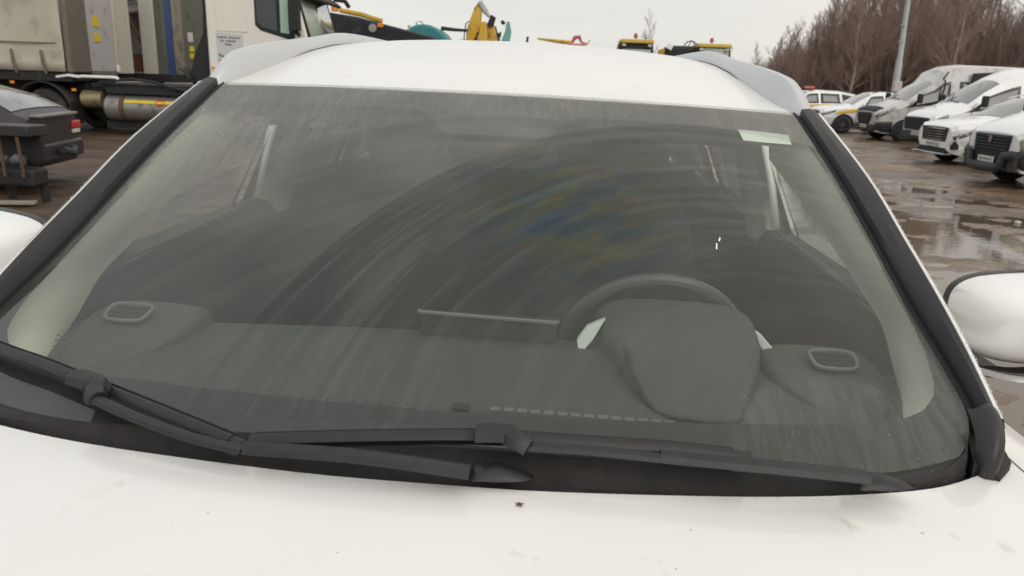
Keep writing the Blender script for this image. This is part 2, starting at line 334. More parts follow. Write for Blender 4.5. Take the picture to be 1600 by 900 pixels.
def mud_material():
    m,t,b=newmat('wet_mud'); N=t.nodes; L=t.links
    g=N.new('ShaderNodeNewGeometry'); 
    def nz(scale,det=6,sc=(1,1,1),r=.6):
        mp=N.new('ShaderNodeMapping'); mp.inputs['Scale'].default_value=sc; L.new(g.outputs['Position'],mp.inputs[0])
        n=N.new('ShaderNodeTexNoise'); n.inputs['Scale'].default_value=scale; n.inputs['Detail'].default_value=det; n.inputs['Roughness'].default_value=r; L.new(mp.outputs[0],n.inputs['Vector']); return n.outputs['Fac']
    a=nz(.7,8,(1,1.5,1)); c=nz(9,6,(1,1.1,1)); d=nz(.25,4)
    r1=N.new('ShaderNodeValToRGB'); e=r1.color_ramp.elements; e[0].position=.35; e[0].color=(.075,.047,.030,1); e[1].position=.68; e[1].color=(.26,.178,.118,1)
    L.new(a,r1.inputs[0])
    r2=N.new('ShaderNodeMix'); r2.data_type='RGBA'; r2.blend_type='MULTIPLY'; r2.inputs[0].default_value=.6; L.new(r1.outputs[0],r2.inputs[6])
    cc=N.new('ShaderNodeValToRGB'); cc.color_ramp.elements[0].position=.3; cc.color_ramp.elements[0].color=(.55,.55,.55,1); cc.color_ramp.elements[1].position=.7; L.new(c,cc.inputs[0]); L.new(cc.outputs[0],r2.inputs[7])
    L.new(r2.outputs[2],b.inputs['Base Color'])
    w1=N.new('ShaderNodeMapRange'); w1.inputs[1].default_value=.42; w1.inputs[2].default_value=.62; w1.inputs[3].default_value=.14; w1.inputs[4].default_value=.5; L.new(nz(1.1,8,(1,1.7,1)),w1.inputs[0])
    sx=N.new('ShaderNodeSeparateXYZ'); L.new(g.outputs['Position'],sx.inputs[0]); yd=N.new('ShaderNodeMapRange'); yd.inputs[1].default_value=-5; yd.inputs[2].default_value=2; yd.inputs[3].default_value=1; yd.inputs[4].default_value=0; L.new(sx.outputs[0],yd.inputs[0])
    ra=N.new('ShaderNodeMath'); ra.operation='MULTIPLY_ADD'; ra.inputs[1].default_value=.32; L.new(yd.outputs[0],ra.inputs[0]); L.new(w1.outputs[0],ra.inputs[2]); L.new(ra.outputs[0],b.inputs['Roughness'])
    dk=N.new('ShaderNodeMix'); dk.data_type='RGBA'; dk.blend_type='MULTIPLY'; dk.inputs[7].default_value=(.50,.46,.43,1); L.new(yd.outputs[0],dk.inputs[0]); L.new(r2.outputs[2],dk.inputs[6]); L.new(dk.outputs[2],b.inputs['Base Color'])
    bp=N.new('ShaderNodeBump'); bp.inputs['Strength'].default_value=.7; bp.inputs['Distance'].default_value=.03; L.new(c,bp.inputs['Height']); L.new(bp.outputs[0],b.inputs['Normal'])
    return m
g=obj('ground',mb,mud_material(),kind='structure',ang=180)
def water_material():
    m,t,b=newmat('puddle_water'); N=t.nodes; L=t.links
    b.inputs['Base Color'].default_value=(.105,.075,.052,1); b.inputs['Roughness'].default_value=.05; b.inputs['Specular IOR Level'].default_value=.6
    g=N.new('ShaderNodeNewGeometry'); n=N.new('ShaderNodeTexNoise'); n.inputs['Scale'].default_value=5; n.inputs['Detail'].default_value=3; L.new(g.outputs['Position'],n.inputs['Vector'])
    bp=N.new('ShaderNodeBump'); bp.inputs['Strength'].default_value=.06; bp.inputs['Distance'].default_value=.02; L.new(n.outputs['Fac'],bp.inputs['Height']); L.new(bp.outputs[0],b.inputs['Normal'])
    return m
mb=MB(); mb.add([(-30,-3,-.021),(60,-3,-.021),(60,70,-.021),(-30,70,-.021)],[(0,1,2,3)])
obj('puddle_water',mb,water_material(),kind='structure')

# ================================================================== HERO CAR (local frame: camera sits at x .111, y -1.9, z 1.62)
car=thing('parked_suv','white car with roof rails filling the view, dusty windscreen and two wipers','car')
car.matrix_world=CARM
DY,DZ=-1.9,1.62
class CB(MB):                                     # verts are given relative to eye height; shift to the car's base
    pass
def cobj(name,mb,m,parent=car,**k):
    if parent is car or k.pop('shift',True): mb.v=[(x,y+DY,z+DZ) for x,y,z in mb.v]
    return obj(name,mb,m,parent,**k)
ED=[(.606,1.605,-.036),(.637,1.419,-.136),(.655,1.28,-.213),(.668,1.112,-.30),(.674,1.0,-.348),(.672,.885,-.392),(.665,.80,-.425),(.655,.73,-.452)]
def lerp(a,b,t): return tuple(a[i]+(b[i]-a[i])*t for i in range(len(a)))
def along(pts,t):
    t=max(0,min(1,t))*(len(pts)-1); i=min(int(t),len(pts)-2); return lerp(pts[i],pts[i+1],t-i)
def smooth_poly(pts,n=3):
    # Catmull-Rom resample
    out=[]; P=[Vector(p) for p in pts]
    for i in range(len(P)-1):
        a=P[max(i-1,0)];b=P[i];c=P[i+1];d=P[min(i+2,len(P)-1)]
        for k in range(n):
            t=k/n; out.append(.5*((2*b)+(-a+c)*t+(2*a-5*b+4*c-d)*t*t+(-a+3*b-3*c+d)*t**3))
    out.append(P[-1]); return out
EDS=[tuple(p) for p in smooth_poly(ED,4)]
def side(t): return along(EDS,t)
def wsz(x,y,clampt=1.35):
    lo,hi=-.3,clampt
    def yy(t):
        if t<0: a,b=side(0),side(.03); e=tuple(a[i]+(b[i]-a[i])*t/.03 for i in range(3))
        elif t>1: a,b=side(1),side(.97); e=tuple(a[i]+(a[i]-b[i])*(t-1)/.03 for i in range(3))
        else: e=side(t)
        k=.25+.05*t; c=.03-.01*t; q=e[0]**2-x*x
        return e[1]-k*q,e[2]+c*q
    for _ in range(30):
        m=(lo+hi)/2
        if yy(m)[0]>y: lo=m
        else: hi=m
    return yy((lo+hi)/2)[1]
# glass outline in plan, right half: from top centre round the side to bottom centre
def topy(x): return 1.605-.25*(.606**2-x*x)
outR=[(x,topy(x)) for x in (0,.15,.3,.42,.52,.58,.604)]
outR+=[(p[0]-.002,p[1]) for p in [side(t) for t in (.05,.12,.2,.3,.4,.5,.6,.66)]]
outR+=[(.663,.905),(.650,.870),(.636,.848),(.617,.826),(.587,.803),(.546,.782),(.45,.762),(.3,.746),(.15,.738),(0,.735)]
inR=[(.0,1.441),(.05,1.441),(.142,1.451),(.27,1.466),(.399,1.489),(.504,1.512),(.567,1.525),(.607,1.512),(.632,1.465),(.651,1.362),(.661,1.215),(.662,1.107),(.655,1.02),(.645,.965),(.632,.932),(.608,.902),(.575,.878),(.528,.858),(.44,.834),(.3,.808),(.15,.791),(0,.785)]
inR[0]=(0,1.372); inR[1]=(.085,1.372); inR.insert(2,(.1,1.381)); inR.insert(3,(.128,1.43))
def smooth_poly2(pl):
    return [(p.x,p.y) for p in smooth_poly([(a,b,0) for a,b in pl],4)]
def resamp(pl,n):
    d=[0]
    for a,b in zip(pl[:-1],pl[1:]): d.append(d[-1]+math.hypot(b[0]-a[0],b[1]-a[1]))
    out=[]
    for k in range(n):
        t=d[-1]*k/(n-1)
        i=max(j for j in range(len(d)-1) if d[j]<=t+1e-9); u=(t-d[i])/max(1e-9,d[i+1]-d[i]); out.append(lerp(pl[i],pl[i+1],u))
    return out
def windscreen_mesh():
    n=30; R=[]; sd=resamp([(.604,topy(.604))]+outR[7:14]+[(.663,.905),(.650,.870),(.636,.848),(.617,.826)],n+1)
    for j in range(n+1):
        v=j/n; xs,ys=sd[j]; yc=topy(0)+(.735-topy(0))*v; ex=2+2*v
        R.append([(u*xs,yc+(ys-yc)*abs(u)**ex,wsz(u*xs,yc+(ys-yc)*abs(u)**ex)) for u in [i/20-1 for i in range(41)]])
    return MB().grid(R)
cobj('windscreen',windscreen_mesh(),WINDGLASS,ang=180)
# black ceramic border under the glass
mb=MB(); N_=64
def ring(rpts): 
    r=resamp(rpts,N_); l=[(-x,y) for x,y in r[::-1]]
    return r[:-1]+l[:-1]
def densering():
    # pair outer and inner by matching fraction between corresponding key points
    po=[0,6,14,22]; 
    return
key_o=[0,6,14,19,24]; key_i=[0,9,14,20,25]
def pieces(pl,keys,ns):
    out=[]
    for a,b,n in zip(keys[:-1],keys[1:],ns): out+=resamp(pl[a:b+1],n+1)[:-1]
    out.append(pl[-1]); return out
ns=[26,22,10,18]
o_=pieces(outR,key_o,ns); i_=pieces(inR,[0,9,14,19,len(inR)-1],ns)
rows=[]
for k in range(5):
    t=k/4; r=[lerp(a,b,t) for a,b in zip(o_,i_)]
    full=r+[(-x,y) for x,y in r[::-1]][1:-1]
    rows.append([(x,y,wsz(x,y)-.005) for x,y in full])
mb.grid(rows,close=True)
FRIT=mat('frit_black',(.014,.013,.014),.5,var=.2,scale=40)
cobj('frit_band',mb,FRIT,ang=180)
# sticker behind the glass, printed mark, small white flecks
def onplan(pts,off,mb=None):
    mb=mb or MB(); mb.add([(x,y,wsz(x,y)+off) for x,y in pts],[tuple(range(len(pts)))]); return mb
cobj('sticker',onplan([(.467,1.495),(.52,1.506),(.571,1.515),(.570,1.483),(.52,1.470),(.472,1.460)],-.003),mat('pale_sticker',(.85,.9,.84),.5,var=.02),label='pale blank sticker inside the top right of the windscreen')
mb=MB()
for i in range(4):
    for j in range(5-(i%2)):
        x=-.545+.009*j+.004*i; y=.912-.0105*i-.004*j; s=.0032
        onplan([(x,y),(x+s*1.6,y-.001),(x+s*1.6,y-.004),(x,y-.003)],-.0022,mb)
cobj('glass_stamp',mb,INK)
mb=MB(); onplan([(.372,1.138),(.3745,1.138),(.3765,1.152),(.3745,1.152)],.0015,mb); onplan([(.379,1.158),(.381,1.157),(.384,1.166),(.382,1.167)],.0015,mb)
cobj('glass_flecks',mb,mat('fleck_white',(.85,.85,.8),.4))
# ---- A pillar mouldings, white pillar skin
OUT=[(.650,1.612,-.038),(.680,1.391,-.139),(.692,1.227,-.223),(.696,1.10,-.283),(.696,.99,-.336),(.690,.89,-.383)]
OUTS=[tuple(p) for p in smooth_poly(OUT,5)]
def innerp(y):  # windscreen side edge at a given y
    best=min((side(t/200) for t in range(201)),key=lambda e:abs(e[1]-y)); return best
for sx in (1,-1):
    rows=[];groove=[];wh=[]
    for p in OUTS:
        e=innerp(p[1]-.01); a=(e[0]-.006,e[1],e[2]+.0)
        g0=a; g1=(e[0]+.006,e[1],e[2]-.004); b0=(e[0]+.010,e[1]+.002,e[2]+.010); b1=(p[0],p[1],p[2]+.006); b2=(p[0]+.003,p[1],p[2]-.002)
        m_=lerp(b0,b1,.5); m_=(m_[0],m_[1],m_[2]+.004)
        rows.append([(sx*q[0],q[1],q[2]) for q in (g1,b0,m_,b1,b2)])
        groove.append([(sx*q[0],q[1],q[2]) for q in ((a[0]-.004,a[1],a[2]-.004),(a[0],a[1],a[2]+.004),g1,(g1[0],g1[1],g1[2]-.01))])
        w0=(p[0]+.002,p[1],p[2]-.006); w1=(p[0]+.004,p[1],p[2]+.003); w2=(p[0]+.012,p[1]+.004,p[2]+.001); w3=(p[0]+.022,p[1]+.012,p[2]-.015); w4=(p[0]+.034,p[1]+.03,p[2]-.05); 
        wh.append([(sx*q[0],q[1],q[2]) for q in (w0,w1,w2,w3,w4)])
    cobj('pillar_moulding',MB().grid(rows),BLACK,ang=25)
    cobj('windscreen_seal',MB().grid(groove),RUBBER)
    cobj('windscreen_pillar',MB().grid(wh),WPAINT,ang=60)
# ---- roof
def roofz(y):
    P=[(1.50,-.030),(1.56,-.021),(1.65,.004),(1.8,.040),(2.0,.076),(2.2,.100),(2.45,.117),(2.8,.122),(3.2,.108),(3.6,.075),(3.95,.02),(4.1,-.03)]
    if y<=P[0][0]: return P[0][1]-.35*(P[0][0]-y)
    for a,b in zip(P[:-1],P[1:]):
        if y<=b[0]:
            t=(y-a[0])/(b[0]-a[0]); return a[1]+(b[1]-a[1])*t
    return P[-1][1]
rows=[]
for k in range(26):
    t=k/25; row=[]
    for i in range(25):
        u=i/12-1
        wr=.606+.0*t if t<.1 else .606-.0*t
        ymin=topy(abs(u)*wr)-.003; y=ymin+(4.05-ymin)*t**1.25
        z=roofz(y+ (1.505-topy(0)))
        # crown across the width
        zz=z-.03*abs(u)**2*(1 if t<.05 else 1)-(.012*abs(u)**6)*min(1,t*4)
        zz+= 0 if t>0 else -.0
        if abs(u)==1 and t==0: zz=min(zz,-.045)
        row.append((u*wr,y,zz))
    rows.append(row)
rows.insert(0,[(x,y-.002,z-.014) for x,y,z in rows[0]])
roof=cobj('roof',MB().grid(rows),WPAINT,ang=50)
cobj('roof_edge_seal',MB().tube([(x,y-.003,z-.004) for x,y,z in rows[0]],.0028,6),mat('seal_olive',(.12,.10,.05),.6))
# roof side skin down to side windows and gutter
for sx in (1,-1):
    r2=[]
    for y in np.linspace(1.6,4.05,22):
        z=roofz(y-.09+0)-.042
        r2.append([(sx*a,y,zz) for a,zz in ((.604,z+.006),(.635,z-.012),(.66,z-.04),(.675,z-.075))])
    cobj('roof_side',MB().grid(r2),WPAINT,ang=60)
# ---- roof rails
RAIL=[(.632,1.585,-.050,.010,.020),(.618,1.62,-.014,.018,.026),(.603,1.665,.026,.022,.034),(.590,1.73,.044,.024,.040),(.577,1.82,.058,.024,.040),(.570,1.95,.071,.023,.036),(.567,2.1,.085,.022,.034),(.560,2.4,.114,.02,.032),(.555,2.9,.120,.02,.032),(.55,3.4,.115,.02,.034),(.545,3.7,.075,.02,.034),(.54,3.85,.03,.015,.02)]
R5=[tuple(p) for p in []]
def cr5(pts,n):
    out=[]
    for i in range(len(pts)-1):
        a=pts[max(i-1,0)];b=pts[i];c=pts[i+1];d=pts[min(i+2,len(pts)-1)]
        for k in range(n):
            t=k/n; out.append(tuple(.5*((2*b[j])+(-a[j]+c[j])*t+(2*a[j]-5*b[j]+4*c[j]-d[j])*t*t+(-a[j]+3*b[j]-3*c[j]+d[j])*t**3) for j in range(len(b))))
    out.append(pts[-1]); return out
for sx in (1,-1):
    rows=[]
    for (x,y,z,w_,h_) in cr5(RAIL,4):
        xi=x-w_*.85; zr=roofz(y+1.505-topy(0))-.03*(xi/.606)**2-.012*(xi/.606)**6; zi=min(z-h_*.5,zr-.001) if y>1.62 else z-h_
        rows.append([(sx*a,y,b) for a,b in ((xi,zi-.01),(xi,zi),(x-w_*.45,zi+(z-zi)*.72),(x-w_*.10,z-h_*.04),(x+.003,z),(x+w_*.7,z-h_*.08),(x+w_*1.3,z-h_*.5),(x+w_*1.5,z-h_*1.3))])
    cobj('roof_rail',MB().grid(rows),SILVER,ang=28)
    cobj('rail_gasket',MB().tube([(r[1][0]-sx*.001,r[1][1],r[1][2]+.001) for r in rows],.0018,6),RUBBER)
# ---- hood, fenders
HE=[(0,.674,-.405),(.10,.676,-.4056),(.2,.686,-.4074),(.3,.701,-.4104),(.362,.713,-.413),(.436,.731,-.4164),(.516,.757,-.421),(.57,.780,-.4245),(.613,.806,-.428),(.65,.832,-.4303),(.674,.852,-.432),(.70,.880,-.4345),(.717,.906,-.436),(.722,.94,-.437)]
HES=[tuple(p) for p in smooth_poly(HE,3)]
def hoodrow(s):
    row=[]
    full=[(-x,y,z) for x,y,z in HES[::-1]][:-1]+HES
    for (x,y,z) in full:
        yf=-.42+.45*abs(x/.78)**3.0*.6   # nose line
        yy=y+(yf-y)*s; d=(y-yy)
        zz=z-.055*d-.055*d*d-.035*max(0,d-.75)**2*8
        xs=x*(1+ .03*min(1,d*2))*(1-.10*s*s)
        row.append((xs,yy,zz))
    return row
rows=[[(x,y+.004,z-.03) for x,y,z in hoodrow(0)],[(x,y+.005,z-.006) for x,y,z in hoodrow(0)]]+[hoodrow(s/16) for s in range(17)]
cobj('hood',MB().grid(rows),WPAINT,ang=50)
# side body sections from front to back: x at sill, mid, shoulder, inner top
for sx in (1,-1):
    rows=[]
    for y in np.linspace(-.30,1.35,24):
        # inner top follows the hood edge
        d=max(0,.94-y); k=max(0,-y+.1)*.45
        zi=-.438-.055*d-.055*d*d-.28*max(0,d-.75)**2; xi=.722*(1+.03*min(1,d*2))*(1-.10*min(1,d/1.15)**2)+.004
        P=[(xi,zi-.03),(xi+.003,zi-.002),(xi+.035,zi-.003),(max(xi+.04,.810-k),zi-.018),(max(xi+.05,.858-k),zi-.06),(.892-k,zi-.16),(.915-k,zi-.35),(.925-k,-1.05),(.90-k,-1.32)]
        D=[(.80,-.43),(.80,-.425),(.845,-.418),(.87,-.44),(.895,-.47),(.922,-.58),(.93,-.75),(.922,-1.05),(.89,-1.33)]
        t_=max(0,min(1,(y-1.15)/.18)); rows.append([(sx*(p[0]+(q[0]-p[0])*t_),y,p[1]+(q[1]-p[1])*t_) for p,q in zip(P,D)])
    cobj('front_fender',MB().grid(rows),WPAINT,ang=60)
    # small triangle of body between hood corner, fender and windscreen pillar foot
    lo=[(.724,.93,-.438),(.738,1.05,-.4385),(.748,1.16,-.4385),(.80,1.32,-.43),(.835,1.56,-.415)]; hi=[(.716,.92,-.405),(.724,1.05,-.338),(.728,1.16,-.290),(.728,1.30,-.222),(.722,1.45,-.165)]
    mb=MB(); mb.grid([[(sx*p[0],p[1],p[2]) for p in lo],[(sx*(a[0]+b[0])/2+sx*.006,(a[1]+b[1])/2,(a[2]+b[2])/2) for a,b in zip(lo,hi)],[(sx*p[0],p[1],p[2]) for p in hi]]); cobj('pillar_foot',mb,WPAINT)
# cowl panel
rows=[]
for i in range(41):
    x=(i/20-1)*.70; ax=abs(x)
    yb=np.interp(ax,[0,.15,.3,.45,.546,.587,.617,.636,.650,.663,.70],[.735,.738,.746,.762,.782,.803,.826,.848,.870,.905,.96]); zb=wsz(x,yb)
    yh=np.interp(ax,[p[0] for p in HE],[p[1] for p in HE]); zh=np.interp(ax,[p[0] for p in HE],[p[2] for p in HE])
    yb=float(yb); yh=float(yh)
    rows.append([(x,yb+.035,wsz(x,yb+.035)-.010),(x,yb+.001,zb-.006),(x,yb-.003,zb-.003),(x,yb-.008,zb-.007),(x,lerp((yb,),(yh,),.5)[0],zh-.012),(x,yh+.004,zh-.018),(x,yh-.02,zh-.05)])
cobj('cowl_panel',MB().grid(rows),mat('cowl_black',(.03,.027,.026),.75,var=.4,scale=40,bump=.15,bscale=200,spec=.3),ang=30)
mb=MB()
for x in np.linspace(-.6,.6,9):
    if abs(x-.06)<.05: continue
    y=float(np.interp(abs(x),[p[0] for p in HE],[p[1] for p in HE]))+.012; z=wsz(x,y+.03)-.035
# end caps at the pillar feet
for sx in (1,-1):
    rows=[]
    for k,(x,y,z,r) in enumerate([(.671,.896,-.372,.0155),(.671,.893,-.370,.0175),(.670,.880,-.374,.0185),(.668,.866,-.382,.0185),(.665,.852,-.392,.0175),(.660,.840,-.404,.016),(.656,.833,-.418,.014),(.656,.833,-.44,.012)]):
        row=[]
        for i in range(9):
            a=PI*i/8; row.append((sx*(x+r*math.cos(a)),y-.012*math.sin(a),z+r*.62*math.sin(a)-.004*math.sin(3*a)))
        rows.append(row)
    cobj('moulding_end_cap',MB().grid(rows),BLACK,sub=1,ang=60)
for sx in (1,-1):
    mb=MB(); mb.prism([(sx*.648,.860,-.408),(sx*.664,.905,-.394),(sx*.700,.91,-.40),(sx*.702,.86,-.425),(sx*.668,.822,-.428),(sx*.640,.832,-.415)],(0,0,-.06)); cobj('pillar_filler',mb,BLACKM)
# ---- wipers
def ribbon(path,ws,h,lift=0):
    rows=[]; P=[Vector(p) for p in path]
    for i,p in enumerate(P):
        d=(P[min(i+1,len(P)-1)]-P[max(i-1,0)]).normalized(); a=d.cross(Vector((0,.35,1))).normalized(); n=a.cross(d).normalized()
        w_=ws[i]; rows.append([p+a*w_-n*h,p+a*w_*.9,p+a*w_*.35+n*h*.8,p-a*w_*.35+n*h*.8,p-a*w_*.9,p-a*w_-n*h])
    mb=MB(); mb.grid([[tuple(q) for q in r] for r in rows],close=True)
    n=6; mb.f.append(tuple(range(n))); mb.f.append(tuple(len(mb.v)-n+i for i in range(n))); return mb
def up(p,h=0): return (p[0],p[1],p[2]+h)
BB=[(-.193,.703,-.388),(-.078,.712,-.380),(.045,.722,-.374),(.156,.728,-.375),(.261,.735,-.378),(.330,.738,-.382)]
BA=[(-.700,.915,-.364),(-.584,.856,-.368),(-.512,.826,-.370),(-.444,.796,-.373),(-.360,.760,-.378),(-.275,.725,-.384),(-.213,.701,-.390)]
AB=[(.106,.704,-.369),(.168,.705,-.369),(.243,.706,-.372)]
AB2=[(.243,.708,-.371),(.351,.714,-.376),(.462,.726,-.386)]
AA=[(-.383,.741,-.370),(-.332,.718,-.374),(-.250,.689,-.380),(-.190,.677,-.383)]
AA2=[(-.190,.680,-.382),(-.067,.674,-.378),(.048,.671,-.384)]
for (bl,arm,arm2,clip,headp) in ((BB,AB,AB2,[(.048,.714,-.362),(.082,.714,-.360),(.094,.706,-.363),(.106,.702,-.368)],(.487,.738,-.395)),(BA,AA,AA2,[(-.432,.782,-.362),(-.400,.768,-.362),(-.392,.754,-.366),(-.383,.742,-.369)],(.077,.686,-.389))):
    wt=bpy.data.objects.new('wiper',None); C.objects.link(wt); wt.parent=car
    q=smooth_poly(bl,4)
    cobj('blade_spoiler',ribbon([up(p,.004) for p in q],[.0072]*len(q),.0055),WIPER,wt)
    # rubber lip: hangs under the spoiler to the glass
    rows=[[(p.x,p.y+.011,p.z+.006),(p.x,p.y+.0125,p.z-.012),(p.x,p.y+.009,p.z-.013),(p.x,p.y+.006,p.z-.002)] for p in q]
    cobj('blade_rubber',MB().grid(rows,close=True),RUBBER,wt)
    e0=q[-1]; d=(q[-1]-q[-2]).normalized()
    cobj('blade_tip',ribbon([tuple(e0-d*.002),tuple(e0+d*.008),tuple(e0+d*.016)],[.0098,.0098,.006],.009),WIPER,wt)
    q=smooth_poly(clip,4); n=len(q); cobj('blade_clip',ribbon(q,[.0155 if i<n*.45 else .0155-.006*((i-n*.45)/(n*.55)) for i in range(n)],.010),WIPER,wt,bevel=.002)
    q=smooth_poly(arm,4); cobj('arm_rod',ribbon(q,[.0075]*len(q),.005),WIPER,wt)
    q=smooth_poly(arm2,5); n=len(q); cobj('wiper_arm',ribbon(q,[.008+.0085*(i/(n-1))**.8 for i in range(n)],.007),WIPER,wt)
    x,y,z=headp
    r=[]
    for k,(dx,w_,h_) in enumerate([(-.028,.0175,.006),(-.024,.0185,.009),(-.014,.0165,.008),(-.004,.0165,.011),(.012,.014,.008),(.026,.010,.004),(.036,.004,-.002)]):
        r.append([(x+dx,y+w_*math.cos(PI*i/6),z-.006+h_*math.sin(PI*i/6)) for i in range(7)])
    cobj('pivot_cap',MB().grid(r),WIPER,wt,ang=50)
# ---- door mirrors
def mirror(sx):
    mt=bpy.data.objects.new('door_mirror',None); C.objects.link(mt); mt.parent=car
    cx,cy,cz=.995,1.335,-.378; hx,hz=.122,.079
    shell=[];n=28
    prof=[(-.085,.30),(-.080,.55),(-.062,.80),(-.035,.93),(-.005,.99),(.03,1.0),(.052,.985)]
    for (dy,s) in prof:
        row=[]
        for k in range(n):
            a=2*PI*k/n; ca,sa=math.cos(a),math.sin(a)
            e=.55; x=hx*s*math.copysign(abs(ca)**e,ca); z=hz*s*math.copysign(abs(sa)**e,sa)
            x+= -.012*(sa)*(1 if ca<0 else .3)
            if ca<0: z*=1-.10*abs(ca)
            z+= .012*x/hx
            row.append((sx*(cx+x),cy+dy+.03*(x/hx)*-.4,cz+z+.004))
        shell.append(row)
    mb=MB().grid(shell,close=True); mb.f.append(tuple(range(n)))
    cobj('mirror_shell',mb,WPAINT_M,mt,sub=1,ang=80)
    rim=[]
    for dy,s in ((.053,.975),(.052,1.002),(.066,1.004),(.073,.985),(.070,.90)):
        rim.append([(sx*(cx+(sx*p[0]-cx)*s),cy+dy,cz+(p[2]-cz)*s) for p in shell[-2]])
    cobj('mirror_rim',MB().grid(rim,close=True),BLACK,mt,ang=50)
    mb=MB(); rr=[(sx*(cx+(sx*p[0]-cx)*.92),cy+.066,cz+(p[2]-cz)*.92) for p in shell[-2]]; mb.add(rr,[tuple(range(n))]); cobj('mirror_glass',mb,CHROME,mt)
    # grey lower lip and black base
    lip=[(cx-.112,cy-.045,cz-.080),(cx-.06,cy-.082,cz-.083),(cx,cy-.09,cz-.081),(cx+.06,cy-.078,cz-.072),(cx+.12,cy-.04,cz-.058)]
    q=smooth_poly(lip,4); cobj('mirror_lip',ribbon([(sx*p.x,p.y+.012,p.z) for p in q],[.008]*len(q),.006),GREYL,mt)
    q=[(cx-.11,cy+.0,cz-.088),(cx-.04,cy-.02,cz-.092),(cx+.03,cy-.02,cz-.085),(cx+.09,cy-.0,cz-.074)]
    q=smooth_poly(q,4); cobj('mirror_underside',ribbon([(sx*p.x,p.y,p.z) for p in q],[.045]*len(q),.012),BLACK,mt)
    q=smooth_poly([(.79,1.42,-.46),(.84,1.40,-.452),(.90,1.37,-.445)],4); cobj('mirror_foot',ribbon([(sx*p.x,p.y,p.z) for p in q],[.035]*len(q),.02),BLACK,mt)
WPAINT_M=mat('mirror_white',(.82,.82,.80),.12,var=.02,coat=1,dirt=(.68,.63,.54),dscale=14,dthr=.66)
GREYL=mat('mirror_grey_lip',(.35,.34,.32),.35,metal=.4)
mirror(1); mirror(-1)
# ---- body sides behind the fenders: doors, glass, wheels, rear
def bodyx(y): return .93 if y<3.4 else .93-.06*(y-3.4)
DOORS=[('front_door',1.338,2.4225),('rear_door',2.4275,3.3015),('rear_quarter',3.3065,4.15)]
for sx in (1,-1):
    for nm,y0,y1 in DOORS:
        rows=[]
        for y in np.linspace(y0,y1,10):
            bx=bodyx(y)
            rows.append([(sx*.80,y,-.425),(sx*.845,y,-.418),(sx*(bx-.035),y,-.47),(sx*(bx-.008),y,-.58),(sx*bx,y,-.75),(sx*(bx-.01),y,-.95),(sx*(bx-.005),y,-1.12),(sx*(bx-.04),y,-1.33)])
        d=cobj(nm,MB().grid(rows),WPAINT,ang=60)
        if 'door' in nm:
            mb=MB(); mb.tube([(sx*(bodyx(y1)+.012),y1-.30,-.60),(sx*(bodyx(y1)+.022),y1-.26,-.60),(sx*(bodyx(y1)+.022),y1-.16,-.60),(sx*(bodyx(y1)+.008),y1-.10,-.60)],.011,8)
            h=obj('handle',MB().add([(x,y+DY,z+DZ) for x,y,z in mb.v],mb.f),WPAINT,d)
    # side glass
    def wy(y): return roofz(y-.09)-.13
    for nm,pts in (('front_window',[(1.56,-.415),(2.13,-.40),(2.19,None),(1.84,None),(1.66,-.20)]),('rear_window_side',[(2.29,-.40),(3.15,-.39),(3.10,None),(2.28,None)]),('quarter_window',[(3.25,-.385),(3.75,-.36),(3.45,None),(3.22,None)])):
        mb=MB(); V=[]
        for y,z in pts:
            z=wy(y)+.01 if z is None else z
            f_=(z+.42)/.42; V.append((sx*(.835-.165*max(0,min(1,f_))),y,z))
        mb.add(V,[tuple(range(len(V)))]); cobj(nm,mb,SIDEGLASS if nm=='front_window' else TINTGLASS)
    # window frame black: strips
    mb=MB(); 
    mb.tube([(sx*.84,1.45,-.425),(sx*.842,2.2,-.412),(sx*.84,3.2,-.40),(sx*.82,3.8,-.37)],.012,6)
    mb.tube([(sx*.70,1.66,-.155),(sx*.676,1.9,-.08),(sx*.668,2.3,-.03),(sx*.668,3.0,-.02),(sx*.675,3.45,-.075),(sx*.81,3.8,-.35)],.016,6)
    mb.grid([[(sx*.838,2.13,-.41),(sx*.672,2.19,-.03)],[(sx*.842,2.165,-.41),(sx*.676,2.205,-.03)]])
    mb.grid([[(sx*.842,2.215,-.41),(sx*.676,2.235,-.03)],[(sx*.838,2.30,-.41),(sx*.672,2.29,-.03)]])
    mb.grid([[(sx*.838,3.15,-.39),(sx*.672,3.10,-.03)],[(sx*.838,3.26,-.39),(sx*.672,3.22,-.03)]])
    cobj('window_frame',mb,BLACKM)
    # C pillar
    mb=MB(); mb.grid([[(sx*.66,3.40,-.05),(sx*.60,3.98,-.02)],[(sx*.78,3.68,-.28),(sx*.72,4.08,-.25)],[(sx*.835,3.78,-.42),(sx*.80,4.15,-.42)]]); cobj('rear_pillar',mb,WPAINT)
    mb=MB(); mb.box((sx*.90,1.8,-1.36),(.08,2.9,.13)); cobj('sill_cladding',mb,MUDDYB,bevel=.02)
